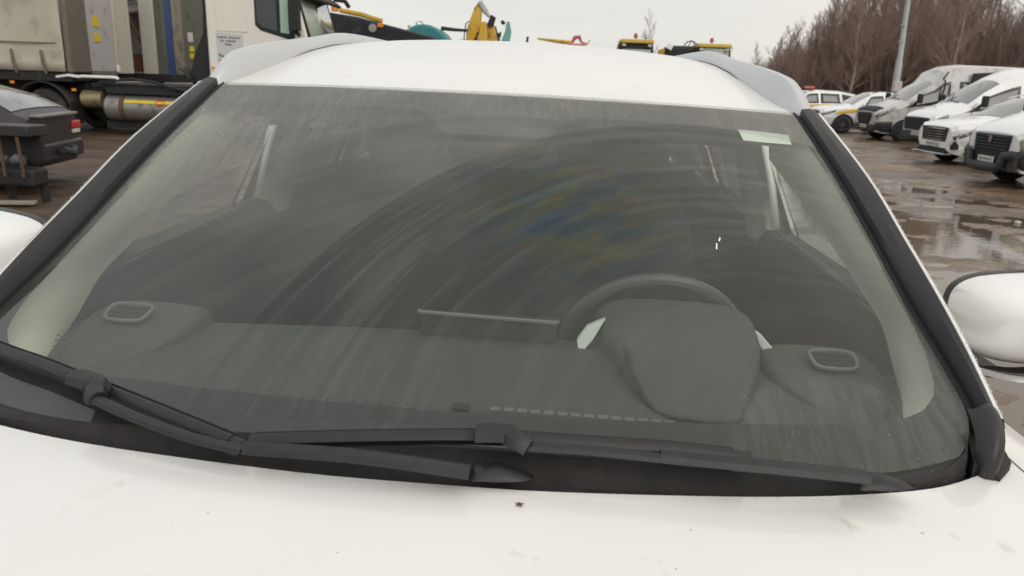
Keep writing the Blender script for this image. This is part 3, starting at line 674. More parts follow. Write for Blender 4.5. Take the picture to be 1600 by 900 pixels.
def add_wheel(parent,c,r,wd,rimm=RIM,spokes=5,dz=(0,0),axis='x',out=1,nm='wheel'):
    wt=bpy.data.objects.new(nm,None); C.objects.link(wt); wt.parent=parent; wt.location=c
    h=wd/2
    prof=[(-h,.62*r),(-h*.95,.9*r),(-h*.7,.985*r),(-h*.2,r),(h*.2,r),(h*.7,.985*r),(h*.95,.9*r),(h,.62*r)]
    obj('tyre',MB().lathe(prof,(0,0,0),axis,28),TYRE,wt,ang=50)
    o=out*h*.8; pr=[(o*1.05,.64*r),(o*.95,.58*r),(o*.5,.55*r),(o*.45,.0001)]
    obj('rim',MB().lathe(pr,(0,0,0),axis,24),RIMD,wt,ang=40)
    mb=MB()
    for k in range(spokes):
        a=2*PI*k/spokes; 
        p0=(0.08*r,0); p1=(.6*r,0)
        pts=[(rr*math.cos(a),rr*math.sin(a)) for rr in (.05*r,.35*r,.62*r)]
        if axis=='x': mb.tube([(o*.85,p[0],p[1]) for p in pts],[.10*r,.07*r,.055*r],5)
        else: mb.tube([(p[0],o*.85,p[1]) for p in pts],[.10*r,.07*r,.055*r],5)
    mb.lathe([(o*1.0,.0001),(o*1.0,.13*r),(o*.6,.15*r)],(0,0,0),axis,14)
    obj('spokes',mb,rimm,wt)
    return wt
for sx in (1,-1):
    for y in (.32,3.05):
        add_wheel(car,(sx*.83,y+DY,.35),.35,.22,RIM,5,axis='x',out=sx)
        mb=MB()
        rows=[]
        for k in range(17):
            a=PI*k/16; rows.append([(sx*.915,y+DY+.37*math.cos(a),.35+.37*math.sin(a)),(sx*.945,y+DY+.375*math.cos(a),.35+.375*math.sin(a)),(sx*.94,y+DY+.43*math.cos(a),.35+.43*math.sin(a)),(sx*.91,y+DY+.45*math.cos(a),.35+.45*math.sin(a))])
        obj('wheel_arch_trim',MB().grid(rows),MUDDYB,car)
def misty():
    m=bpy.data.materials.new('misted_rear_glass'); m.use_nodes=True; t=m.node_tree; N=t.nodes; L=t.links; N.clear()
    o=N.new('ShaderNodeOutputMaterial'); a=N.new('ShaderNodeBsdfTransparent'); a.inputs[0].default_value=(.07,.075,.07,1); b=N.new('ShaderNodeBsdfTranslucent'); b.inputs[0].default_value=(.03,.032,.03,1); g=N.new('ShaderNodeBsdfGlossy'); g.inputs[1].default_value=.1
    x=N.new('ShaderNodeMixShader'); x.inputs[0].default_value=.75; L.new(a.outputs[0],x.inputs[1]); L.new(b.outputs[0],x.inputs[2]); y=N.new('ShaderNodeMixShader'); y.inputs[0].default_value=.06; L.new(x.outputs[0],y.inputs[1]); L.new(g.outputs[0],y.inputs[2]); L.new(y.outputs[0],o.inputs[0]); return m
MISTY=misty()
# front and rear ends
rows=[]
for x in np.linspace(-.86,.86,15):
    yf=-.42+.27*abs(x/.86)**3
    rows.append([(x*.96,yf+.03,-.565-.04*abs(x)),(x,yf-.03,-.62),(x,yf-.06,-.80),(x,yf-.10,-1.0),(x,yf-.10,-1.25),(x,yf+.0,-1.38)])
cobj('front_bumper',MB().grid(rows),WPAINT,ang=60)
mb=MB()
for k in range(5): mb.box((0,-.505,-.70-.055*k),(1.0-.05*k,.03,.022))
cobj('grille',mb,BLACK)
for sx in (1,-1):
    mb=MB(); mb.prism([(sx*.52,-.47,-.64),(sx*.80,-.30,-.62),(sx*.84,-.24,-.70),(sx*.54,-.49,-.72)],(0,.04,0)); cobj('headlight',mb,LAMPG)
rows=[]
for x in np.linspace(-.84,.84,13):
    yf=4.16-.10*abs(x/.84)**3; tw=.72/.84
    rows.append([(x*.93,yf-.02,-.39),(x*.93,yf-.02,-.42),(x,yf,-.55),(x*1.02,yf+.03,-.9),(x*1.02,yf+.07,-1.0),(x*1.0,yf+.05,-1.33)])
cobj('tailgate',MB().grid(rows),WPAINT,ang=60)
mb=MB(); mb.add([(-.50,4.075,-.08),(.50,4.075,-.08),(.66,4.158,-.38),(-.66,4.158,-.38)],[(0,1,2,3)]); cobj('rear_window',mb,MISTY)
for sx in (1,-1):
    mb=MB(); mb.box((sx*.74,4.15,-.55),(.2,.06,.14)); cobj('tail_light',mb,RED,bevel=.02)
mb=MB(); mb.tube([(-.66,4.15,-.38),(-.52,4.06,-.06),(.52,4.06,-.06),(.66,4.15,-.38)],.03,6); cobj('tailgate_frame',mb,WPAINT)
# underbody so that no daylight shows under the cabin
mb=MB(); mb.box((0,1.9,-1.32),(1.66,4.1,.10)); cobj('underbody',mb,BLACKM)
mb=MB(); mb.box((0,.30,-.95),(1.30,.9,.55)); cobj('engine_block',mb,BLACKM)
mb=MB(); mb.box((0,.88,-.85),(1.5,.06,.7)); cobj('bulkhead',mb,BLACKM)

# ---- interior
for sx in (1,-1):
    mb=MB(); mb.grid([[(sx*.80,3.12,-.40),(sx*.655,3.08,-.05)],[(sx*.80,3.30,-.39),(sx*.655,3.26,-.05)]]); mb.grid([[(sx*.80,3.62,-.38),(sx*.64,3.40,-.06)],[(sx*.78,4.12,-.42),(sx*.58,4.02,-.06)]]); cobj('rear_quarter_trim',mb,mat('quarter_trim',(.34,.34,.30),.85))
mb=MB(); mb.box((0,4.02,-.85),(1.5,.03,.85)); mb.box((0,4.035,-.395),(1.36,.02,.07)); mb.box((0,3.70,-.62),(1.56,.75,.02)); cobj('boot_liner',mb,BLACKM)
rows=[]
dxs=np.linspace(-1,1,33)
def dash_front(x): 
    y=float(np.interp(abs(x),[0,.15,.3,.45,.56,.62,.66],[.76,.765,.775,.795,.815,.84,.88])); return y,wsz(x,y)-.022
for u in dxs:
    x=u*.655; yf,zf=dash_front(x); xb=u*.74
    back=1.235-.05*abs(u)**2; zb=-.434-.012*abs(u)
    r=[(x,yf,zf)]
    for k in range(1,9):
        t=k/8; z=zf+(zb-zf)*t-.012*math.sin(PI*t)
        if k<3: z-=.006*k
        r.append((x+(xb-x)*min(1,t*1.3),yf+(back-yf)*t,z))
    r+=[(xb,back+.02,zb-.012),(xb,back+.03,zb-.05),(xb,back+.02,zb-.30),(xb,back-.1,zb-.45)]
    rows.append(r)
cobj('dashboard',MB().grid(rows),DASH,ang=40)
def dz(x,y):
    ax=abs(x); yf,zf=dash_front(x); back=1.235-.05*min(1,ax/.74)**2; zb=-.434-.012*ax/.74; t=max(0,min(1,(y-yf)/(back-yf))); return zf+(zb-zf)*t-.012*math.sin(PI*t)-(.006*min(2,t*8))
# instrument binnacle
rows=[]
for (y,xl,xr,h,zb) in [(.93,.285,.385,.000,-.006),(.97,.262,.400,.006,0),(1.02,.250,.425,.014,0),(1.08,.240,.448,.026,0),(1.14,.228,.470,.040,0),(1.20,.215,.484,.055,0),(1.26,.205,.492,.064,0),(1.30,.203,.494,.064,0),(1.325,.206,.492,.056,0),(1.33,.215,.484,.03,0)]:
    row=[]
    for k in range(17):
        a=PI*k/16; ca=-math.cos(a); xm=(xl+xr)/2; hw=(xr-xl)/2
        x=xm+hw*math.copysign(abs(ca)**.62,ca); z=-.436+zb+(h+.004)*abs(math.sin(a))**.55
        row.append((x,y,z-(.05 if k in (0,16) else 0)))
    rows.append(row)
cobj('instrument_binnacle',MB().grid(rows),DASH,sub=1,ang=70)
mb=MB()
for sx,pts in ((1,[(.236,1.03),(.224,1.11),(.250,1.20)]),):
    pass
# panel of the binnacle reaching towards the glass, edged with a seam
mb=MB(); mb.tube([(.245,1.12,-.4),(.252,1.05,-.418),(.262,.985,-.426),(.275,.945,-.430),(.30,.925,-.428),(.34,.918,-.427),(.375,.925,-.430),(.395,.95,-.434)],.0035,6); cobj('binnacle_seam',mb,DASHD)
def binz(x,y):
    Q=[(.93,.285,.385,-.006),(.97,.262,.400,0),(1.02,.250,.425,.014),(1.08,.240,.448,.026),(1.14,.228,.470,.040),(1.20,.215,.484,.055),(1.26,.205,.492,.064),(1.30,.203,.494,.064)]
    xl,xr,h=[float(np.interp(y,[q[0] for q in Q],[q[k] for q in Q])) for k in (1,2,3)]
    u=min(.999,abs(2*(x-xl)/(xr-xl)-1)); a=math.acos(u**(1/.62)); return -.436+(h+.004)*math.sin(a)**.55
for pl in ([(.41,1.03),(.43,1.085),(.452,1.13),(.462,1.16)],):
    mb=MB(); mb.tube([(x,y,binz(x,y)-.0005) for x,y in smooth_poly2(pl)],.0013,5); cobj('binnacle_groove',mb,mat('groove_grey',(.065,.066,.062),.7))
# satin bezel ends on both sides of the binnacle
for pts in ([(.176,1.19,-.452),(.172,1.205,-.425),(.190,1.225,-.405),(.222,1.235,-.392),(.200,1.20,-.42)],[(.470,1.235,-.392),(.488,1.225,-.400),(.503,1.20,-.415),(.508,1.185,-.438),(.488,1.205,-.425)]):
    cobj('cluster_bezel',MB().prism(pts,(0,.015,.0)),mat('satin_bezel',(.62,.64,.62),.35,metal=.0),bevel=.003)
# steering wheel
stc=Vector((.345,1.50,-.535)); tilt=math.radians(24)
mb=MB(); ax1=Vector((1,0,0)); ax2=Vector((0,-math.sin(tilt),math.cos(tilt))); Rw=.185; pts=[stc+ax1*Rw*math.cos(t)+ax2*Rw*math.sin(t) for t in [2*PI*k/48 for k in range(49)]]
sw=bpy.data.objects.new('steering_wheel',None); C.objects.link(sw); sw.parent=car
cobj('wheel_rim',MB().tube(pts,.015,10),mat('wheel_leather',(.10,.102,.096),.35,var=.1),sw)
mb=MB()
for t in (0,PI,-PI/2): mb.tube([stc+ax1*.05*math.cos(t)+ax2*.05*math.sin(t),stc+ax1*.17*math.cos(t)+ax2*.17*math.sin(t)],[.03,.018],8,flat=.5)
mb.box(tuple(stc),(.14,.05,.11)); cobj('wheel_spokes',mb,DASHD,sw,bevel=.012)
mb=MB(); mb.tube([tuple(stc+Vector((0,-.02,0))),(.345,1.2,-.60)],.035,10); cobj('steering_column',mb,BLACKM,sw)
# centre screen top edge
mb=MB(); mb.box((.018,1.215,-.50),(.236,.020,.215)); cobj('centre_screen',mb,DASHD,bevel=.004)
cobj('screen_trim',MB().tube([(-.103,1.20,-.388),(-.098,1.20,-.391),(.134,1.20,-.395),(.139,1.20,-.391)],.0036,6),GREYP)
# vents at the dash corners
for sx in (1,-1):
    rows=[]; cx=.585
    for (y,hw,h) in [(.99,.03,.002),(1.05,.07,.012),(1.12,.095,.026),(1.18,.10,.037),(1.225,.098,.038),(1.25,.09,.02),(1.255,.08,-.02)]:
        rows.append([(sx*(cx-.012+hw*math.copysign(abs(math.cos(PI*k/12))**.7,-math.cos(PI*k/12))),y,-.446+h*abs(math.sin(PI*k/12))**.6-(.03 if k in(0,12) else 0)) for k in range(13)])
    v=cobj('dash_vent',MB().grid(rows),DASH,sub=1,ang=80)
    ring=[(cx-.040,1.135,-.410),(cx-.034,1.160,-.4035),(cx+.022,1.165,-.404),(cx+.034,1.150,-.409),(cx+.022,1.122,-.4165),(cx-.030,1.118,-.416)]
    q=smooth_poly(ring+[ring[0]],4); mb=MB().tube([(sx*p.x,p.y+DY,p.z+.004+DZ) for p in q],.0035,6,cap=False); obj('vent_ring',mb,GREYP,v)
    mb=MB(); mb.add([(sx*p[0],p[1]+DY,p[2]+.001+DZ) for p in ring],[tuple(range(6))]); obj('vent_mouth',mb,BLACKM,v)
    for q in (1.128,1.141,1.153):
        mb=MB(); mb.tube([(sx*(cx-.032),q+DY,-.4105+(q-1.128)*.28+DZ+.003),(sx*(cx+.024),q+.003+DY,-.4115+(q-1.128)*.28+DZ+.003)],.0010,4); obj('vent_slat',mb,DASH,v)
# defroster slots and sun sensor
M_slot=mat('slot_grey',(.15,.155,.147),.6); 
for i in range(14):
    x=.050+.0178*i; y=.893+.035*(x*x)*2; mb=MB(); z=dz(x,y)+.012
    mb.add([(x,y,z),(x+.0125,y+.0008,z),(x+.0125,y+.0105,z+.0005),(x,y+.0097,z+.0005)],[(0,1,2,3)]); cobj('defroster_slot',mb,M_slot)
for i in range(18):
    x=-.365+.0178*i; y=.885+.035*(x*x)*2; mb=MB(); z=dz(x,y)+.012
    mb.add([(x,y,z),(x+.003,y,z),(x+.003,y+.007,z+.0005),(x,y+.007,z+.0005)],[(0,1,2,3)]); cobj('defroster_slot',mb,DASHD)
mb=MB(); mb.tube([(-.372,.886,dz(-.37,.886)+.011),(-.2,.878,dz(-.2,.878)+.011),(-.06,.874,dz(-.06,.874)+.011)],.0012,4); cobj('defroster_edge',mb,DASHD)
mb=MB(); mb.box((.010,.900,dz(.01,.900)+.011),(.024,.016,.004)); cobj('sun_sensor',mb,DASHD,bevel=.001)
# A pillar trims, inside the glass
for sx in (1,-1):
    tr=[];TI=[(.560,1.60,-.105),(.615,1.55,-.175),(.650,1.44,-.240),(.688,1.33,-.318),(.700,1.26,-.355),(.69,1.17,-.40),(.672,1.09,-.426),(.630,.985,-.446)]
    TO=[(.600,1.585,-.058),(.632,1.43,-.140),(.652,1.28,-.225),(.666,1.12,-.306),(.670,1.02,-.352),(.668,.95,-.380),(.664,.90,-.400),(.650,.850,-.418)]
    for a,b in zip(smooth_poly(TO,3),smooth_poly(TI,3)):
        m_=(a+b)/2; m_.x-=.012; m_.z+=.006
        tr.append([(sx*(a.x+.02),a.y+.03,a.z-.03),(sx*a.x,a.y,a.z-.006),tuple((sx*m_.x,m_.y,m_.z)),(sx*b.x,b.y,b.z),(sx*(b.x+.010),b.y+.02,b.z-.03)])
    cobj('pillar_trim',MB().grid(tr),TRIM,ang=60)
    # dark sail panel by the mirror
    mb=MB(); mb.add([(sx*.725,1.17,-.46),(sx*.735,1.22,-.39),(sx*.745,1.31,-.305),(sx*.762,1.39,-.35),(sx*.772,1.47,-.42),(sx*.772,1.47,-.46)],[(0,1,2,3,4,5)]); cobj('mirror_sail',mb,DASHD)
    # B pillar trim and added white strip standing in for the daylight slit
    rows=[]
    for (x,y,z) in [(.640,2.27,-.03),(.665,2.28,-.12),(.700,2.30,-.25),(.735,2.30,-.37),(.765,2.30,-.47),(.78,2.30,-.6)]:
        rows.append([(sx*(x+.09),y-.02,z),(sx*(x+.03),y-.035,z),(sx*x,y,z),(sx*x,y+.1,z)])
    cobj('door_pillar_trim',MB().grid(rows),TRIM,ang=60)
    mb=MB(); mb.grid([[(sx*(x-.004),y,z),(sx*(x+.026),y+.026,z)] for x,y,z in [(.700,2.215,-.10),(.716,2.21,-.16),(.745,2.205,-.25),(.775,2.20,-.385)]]); cobj('daylight_strip',mb,mat('daylight_pale',(.8,.82,.78),.6,var=.03),solid=.003)
    # door cards
    mb=MB(); mb.grid([[(sx*.842,y,-.402),(sx*.775,y,-.402),(sx*.765,y,-.43),(sx*.74,y,-.50),(sx*.75,y,-1.2)] for y in (1.15,1.5,2.25,3.3,4.0)]); cobj('door_card',mb,SEAT)
    mb=MB(); mb.tube([(sx*.772,1.40,-.418),(sx*.79,1.8,-.405),(sx*.795,2.2,-.398)],.009,6); cobj('window_sill_seal',mb,mat('sill_grey',(.08,.085,.08),.5))
rows=[]
for y in np.linspace(1.56,4.0,12):
    z=roofz(y-.02)-.055; rows.append([(u*.60,y,z-.03*u*u) for u in np.linspace(-1,1,9)])
cobj('headliner',MB().grid(rows),HEAD,ang=80)
for sx in (1,-1):
    mb=MB(); mb.grid([[(sx*x,1.585-.02*abs(x)+.03*(x>.3),-.078-.01*(x>.45)),(sx*x,1.64+.03*(x>.3),-.108-.012*(x>.45)),(sx*x,1.66+.03*(x>.3),-.098)] for x in (.15,.2,.3,.42,.53)]); cobj('sun_visor',mb,mat('visor_cloth',(.42,.42,.37),.9),solid=.012,ang=60)
mb=MB(); mb.box((0,2.6,-1.20),(1.5,2.9,.22)); mb.box((0,1.95,-.85),(.26,1.1,.5)); cobj('cabin_floor',mb,SEAT)
# rear view mirror and camera housing
mb=MB(); q=[]
n=24
for dy,s in ((0,.9),(.006,1),(.03,1),(.045,.6)):
    q.append([(.0+.122*s*math.copysign(abs(math.cos(2*PI*k/n))**.45,math.cos(2*PI*k/n)),1.575+dy,-.150+.034*s*math.copysign(abs(math.sin(2*PI*k/n))**.5,math.sin(2*PI*k/n))) for k in range(n)])
mb.grid(q,close=True); mb.f.append(tuple(range(n))); mb.f.append(tuple(range(3*n,4*n))); cobj('rear_view_mirror',mb,mat('mirror_back',(.10,.10,.10),.45),ang=50)
mb=MB(); mb.prism([(-.09,1.40,-.115),(.09,1.40,-.115),(.11,1.50,-.075),(-.11,1.50,-.075)],(0,.02,-.03)); cobj('sensor_housing',mb,DASHD,bevel=.006)
mb=MB(); mb.tube([(0,1.50,-.09),(0,1.575,-.14)],.012,8); cobj('mirror_stalk',mb,DASHD)
# seats
for sx in (1,-1):
    st=bpy.data.objects.new('front_seat',None); C.objects.link(st); st.parent=car
    rows=[]
    for (y,z,w_) in [(2.20,-.92,.25),(2.26,-.75,.26),(2.33,-.55,.245),(2.40,-.36,.20),(2.43,-.31,.14)]:
        rows.append([(sx*.36+w_*math.cos(a),y+.07*math.sin(a),z) for a in [2*PI*k/14 for k in range(14)]])
    mb=MB().grid(rows,close=True); mb.f.append(tuple(range(len(mb.v)-14,len(mb.v)))); cobj('backrest',mb,SEAT,st,sub=1,ang=80)
    mb=MB(); mb.box((sx*.36,2.44,-.20),(.25,.10,.17)); cobj('headrest',mb,SEAT,st,bevel=.04,seg=3)
    mb=MB(); mb.box((sx*.36,1.98,-.97),(.50,.52,.16)); cobj('cushion',mb,SEAT,st,bevel=.05,seg=3)
mb=MB(); mb.box((0,3.35,-.62),(1.25,.2,.62),(.25,0,0)); cobj('rear_bench',mb,SEAT,bevel=.06,seg=3)
mb=MB(); mb.box((0,3.65,-.50),(1.45,.5,.03)); cobj('parcel_shelf',mb,SEAT)
for x in (-.45,0,.45):
    mb=MB(); mb.box((x,3.44,-.25),(.22,.09,.13)); cobj('rear_headrest',mb,SEAT,bevel=.04,seg=3)
# water beads along the roof, pillar and hood edges
def beads():
    mb=MB(); rnd=random.Random(3)
    def bead(x,y,z,r,flat=.6):
        vs=[(x,y,z+r*flat)]
        for rr,hh in ((.6,.8),(1,.0)):
            for k in range(6): a=2*PI*k/6+rr; vs.append((x+r*rr*math.cos(a),y+r*rr*math.sin(a),z+r*flat*hh))
        fs=[(0,1+k,1+(k+1)%6) for k in range(6)]+[(1+k,7+k,7+(k+1)%6,1+(k+1)%6) for k in range(6)]; mb.add(vs,fs)
    for sx in (1,-1):
        for k in range(240):
            t=rnd.random(); p=along(OUTS,t); j=rnd.random()
            bead(sx*(p[0]+.006+.009*j),p[1]+.004*j,p[2]+.0018-.010*max(0,j-.6),rnd.uniform(.0007,.0019),.8)
    full=[(-x,y,z) for x,y,z in HES[::-1]][:-1]+HES
    for k in range(150):
        i=rnd.random()*(len(full)-1); a=lerp(full[int(i)],full[int(i)+1],i-int(i)); bead(a[0],a[1]+.001-.02*rnd.random()**4,a[2]+.0,rnd.uniform(.0006,.0014),.7)
    for k in range(420):      # windscreen top band
        x=rnd.uniform(-.55,.58); y=topy(x)-.004-.10*rnd.random()**1.3
        if x>-.2 and x<.2 and y<topy(x)-.05: continue
        bead(x,y,wsz(x,y),rnd.uniform(.0005,.0014)*(1+.8*(rnd.random()<.08)),.5)
    for k in range(260):      # lower right field the wiper never reaches
        x=rnd.uniform(.34,.66); y=rnd.uniform(.775,.96)
        if math.dist((x,y),(.505,.757))>.19 and x<.6: continue
        bead(x,y,wsz(x,y),rnd.uniform(.0004,.0010)*(1+.8*(rnd.random()<.05)),.4)
    for k in range(120):
        x=rnd.uniform(-.66,.66); y=topy(x)+.004+.02*rnd.random(); bead(x,y,roofz(y+1.505-topy(0))-.03*(x/.606)**2+.0002,rnd.uniform(.0006,.0016),.5)
    return mb
cobj('water_drops',beads(),DROP,kind='stuff',ang=180)
# debris on the hood
def hood_at(x,y):
    k=float(np.interp(abs(x),[p[0] for p in HE],[p[1] for p in HE])); z=float(np.interp(abs(x),[p[0] for p in HE],[p[2] for p in HE])); d=max(0,k-y); return z-.055*d-.055*d*d
def place_on_car(name,mb,m,label,cat):
    o=obj(name,mb,m); c=sum((Vector(v) for v in mb.v),Vector())/len(mb.v)
    o.data.transform(Matrix.Translation(-c)); o.matrix_world=CARM@Matrix.Translation(c+Vector((0,DY,DZ))); return tag(o,label,cat)
x,y=.1,.650; z=hood_at(x,y)+.0012
pts=[(0,.004),(.0012,.0012),(.0045,.002),(.0018,-.0005),(.003,-.004),(0,-.0018),(-.0032,-.0035),(-.0018,0),(-.004,.0022),(-.0012,.0014)]
mb=MB().prism([(x+a,y+b,z) for a,b in pts],(0,0,.0008)); place_on_car('dead_leaf',mb,LEAFM,'tiny dark star-shaped leaf scrap lying on the white hood','leaf')

# ================================================================== PARKED VEHICLES (local: x from nose to tail, y across, z up)
def vehicle_fn(st):
    def P(s,v):
        if s<=st[0][0]: a=b=st[0]; t=0
        else:
            i=0
            while i<len(st)-2 and s>st[i+1][0]: i+=1
            a,b=st[i],st[i+1]; t=min(1,(s-a[0])/(b[0]-a[0]))
        c=[a[k]+(b[k]-a[k])*t for k in range(len(a))]
        _,zs,ws,zm,wm,zb,wb,zt,wt,zc=c
        pts=[(0,zs),(ws,zs),(wm,zm),(wb,zb),(wt,zt),(wt*.6,zt+(zc-zt)*.72),(0,zc)]   # v = 0..6
        i=min(int(v),5); u=v-i; A,B=pts[i],pts[i+1]
        return s,A[0]+(B[0]-A[0])*u,A[1]+(B[1]-A[1])*u
    return P
def body(parent,st,m,name='body'):
    P=vehicle_fn(st); ss=[]
    for a,b in zip(st[:-1],st[1:]):
        n=max(1,int((b[0]-a[0])/.25)); ss+=[a[0]+(b[0]-a[0])*k/n for k in range(n)]
    ss.append(st[-1][0])
    vv=[0,.9,1,1.15,1.5,1.9,2,2.1,2.5,2.9,3,3.1,3.5,3.93,4,4.15,4.6,5,5.5,6]
    rows=[]
    for s in ss:
        r=[P(s,v) for v in vv]; rows.append([(x,-y,z) for x,y,z in r]+[(x,y,z) for x,y,z in r[::-1]][1:])
    mb=MB().grid(rows); n=len(rows[0]); mb.f.append(tuple(range(n))); mb.f.append(tuple(len(mb.v)-n+i for i in range(n)))
    return obj(name,mb,m,parent,bevel=.012,ang=28)
def patch(parent,st,name,m,corners,side,off=.006,nu=6,nv=4,full=False,**k):
    """a piece that follows the body; corners (s,v): a,b,c,d going round"""
    P=vehicle_fn(st); rows=[]
    a,b,c,d=corners
    for i in range(nu+1):
        u=i/nu; row=[]
        for j in range(nv+1):
            w_=j/nv; s0=(a[0]*(1-w_)+d[0]*w_); s1=(b[0]*(1-w_)+c[0]*w_); v0=(a[1]*(1-w_)+d[1]*w_); v1=(b[1]*(1-w_)+c[1]*w_)
            s=s0+(s1-s0)*u; v=v0+(v1-v0)*u; e=.01
            p=Vector(P(s,v)); du=Vector(P(s+e,v))-Vector(P(s-e,v)); dv=Vector(P(s,min(6,v+e)))-Vector(P(s,v-e)); nn=du.cross(dv); 
            nn=-nn.normalized() if nn.length>1e-9 else Vector((0,1,0))
            if nn.y<0 and abs(nn.z)<.7: nn=-nn
            if nn.z<-.3: nn=-nn
            q=p+nn*off; row.append((q.x,side*q.y,q.z))
        rows.append(row)
    if full: rows=rows
    return obj(name,MB().grid(rows),m,parent,solid=.006,ang=60,**k)
def windscreen_patch(parent,st,s0,s1,m,v0=4.05,name='windscreen',inset=.05,off=.008):
    P=vehicle_fn(st); rows=[]
    for i in range(7):
        s=s0+(s1-s0)*i/6; row=[]
        for v in [v0,4.6,5,5.5,6]:
            x,y,z=P(s,v); row.append((x,y,z))
        r=[(x-off*.6,-y,z+off) for x,y,z in row]+[(x-off*.6,y,z+off) for x,y,z in row[::-1]][1:]; rows.append(r)
    return obj(name,MB().grid(rows),m,parent,ang=60)
def arch(parent,x,y,r,side,m=BLACKM):
    mb=MB(); poly=[(x+r*math.cos(a),y,r*.0+.36+r*math.sin(a)) for a in [PI*(k-1)/14-.0 for k in range(17)]]
    mb.prism(poly,(0,side*.012,0)); return obj('wheel_arch',mb,m,parent)
def bars_text(parent,c,w_,h_,nrm='x',n=7,m=INK,name='plate_characters'):
    mb=MB(); rnd=random.Random(int(abs(c[1])*100)+n)
    for k in range(n):
        y=c[1]-w_/2+w_*(k+.5)/n; hh=h_*rnd.uniform(.55,.8)
        mb.box((c[0],y,c[2]+hh*.22),(.004,w_/n*.6,hh*.16)); mb.box((c[0],y-w_/n*.22,c[2]),(.004,w_/n*.16,hh*.6)); mb.box((c[0],y+w_/n*.22*(1 if k%2 else -1),c[2]-.1*hh),(.004,w_/n*.16,hh*.4))
    return obj(name,mb,m,parent)
def plate(parent,c,w_=.52,h_=.115,tilt=0):
    mb=MB(); mb.box(c,(.012,w_,h_)); p=obj('number_plate',mb,PLATE,parent,bevel=.004)
    bars_text(p,(c[0]-.009,c[1],c[2]),w_*.86,h_*.8); return p
def mirror_v(parent,st,s,side,m,h=.22,w_=.16,z=1.35,y=1.0):
    mb=MB(); mb.box((s,side*(y+.12),z),(.12,w_,h)); o=obj('door_mirror',mb,m,parent,bevel=.03,seg=3)
    mb=MB(); mb.box((s,side*(y+.02),z-.06),(.05,.14,.05)); obj('mirror_arm',mb,BLACKM,o)
    return o

# --- suv kinds
SUVST=[(0,.38,.60,.60,.74,.82,.74,.90,.62,.93),(.10,.30,.78,.62,.88,.86,.86,.97,.76,1.0),(.35,.25,.86,.64,.95,.92,.93,1.03,.82,1.08),(1.0,.25,.88,.68,.96,1.0,.92,1.09,.82,1.15),(1.18,.25,.88,.68,.96,1.01,.92,1.12,.80,1.19),(1.62,.25,.88,.70,.96,1.04,.92,1.40,.71,1.50),(1.98,.25,.88,.70,.96,1.05,.92,1.58,.64,1.66),(2.5,.25,.88,.70,.96,1.06,.92,1.63,.63,1.71),(3.6,.25,.88,.70,.96,1.10,.92,1.60,.62,1.68),(4.25,.25,.86,.70,.95,1.14,.90,1.50,.60,1.58),(4.55,.28,.84,.70,.93,1.12,.88,1.15,.78,1.20),(4.68,.34,.80,.70,.88,1.0,.84,1.08,.72,1.10)]
LAMPBODY=mat('lamp_body',(.13,.135,.14),.12,coat=1,var=.5,scale=12)
def lamp_cluster(parent,st,corners,side,name='headlight'):
    l=patch(parent,st,name,LAMPBODY,corners,side,.010)
    P=vehicle_fn(st); a,b,c,d=corners
    mb=MB()
    for u in (.22,.42,.62):
        s=a[0]+(b[0]-a[0])*u; v=(a[1]+b[1]+c[1]+d[1])/4; p=P(s,v); 
        mb.box((p[0]-.02,side*(p[1]+.014),p[2]),(.075,.03,.06))
    obj('lamp_unit',mb,LAMPG2,l); return l
LAMPG2=mat('lamp_reflector',(.75,.76,.76),.15,metal=.6)
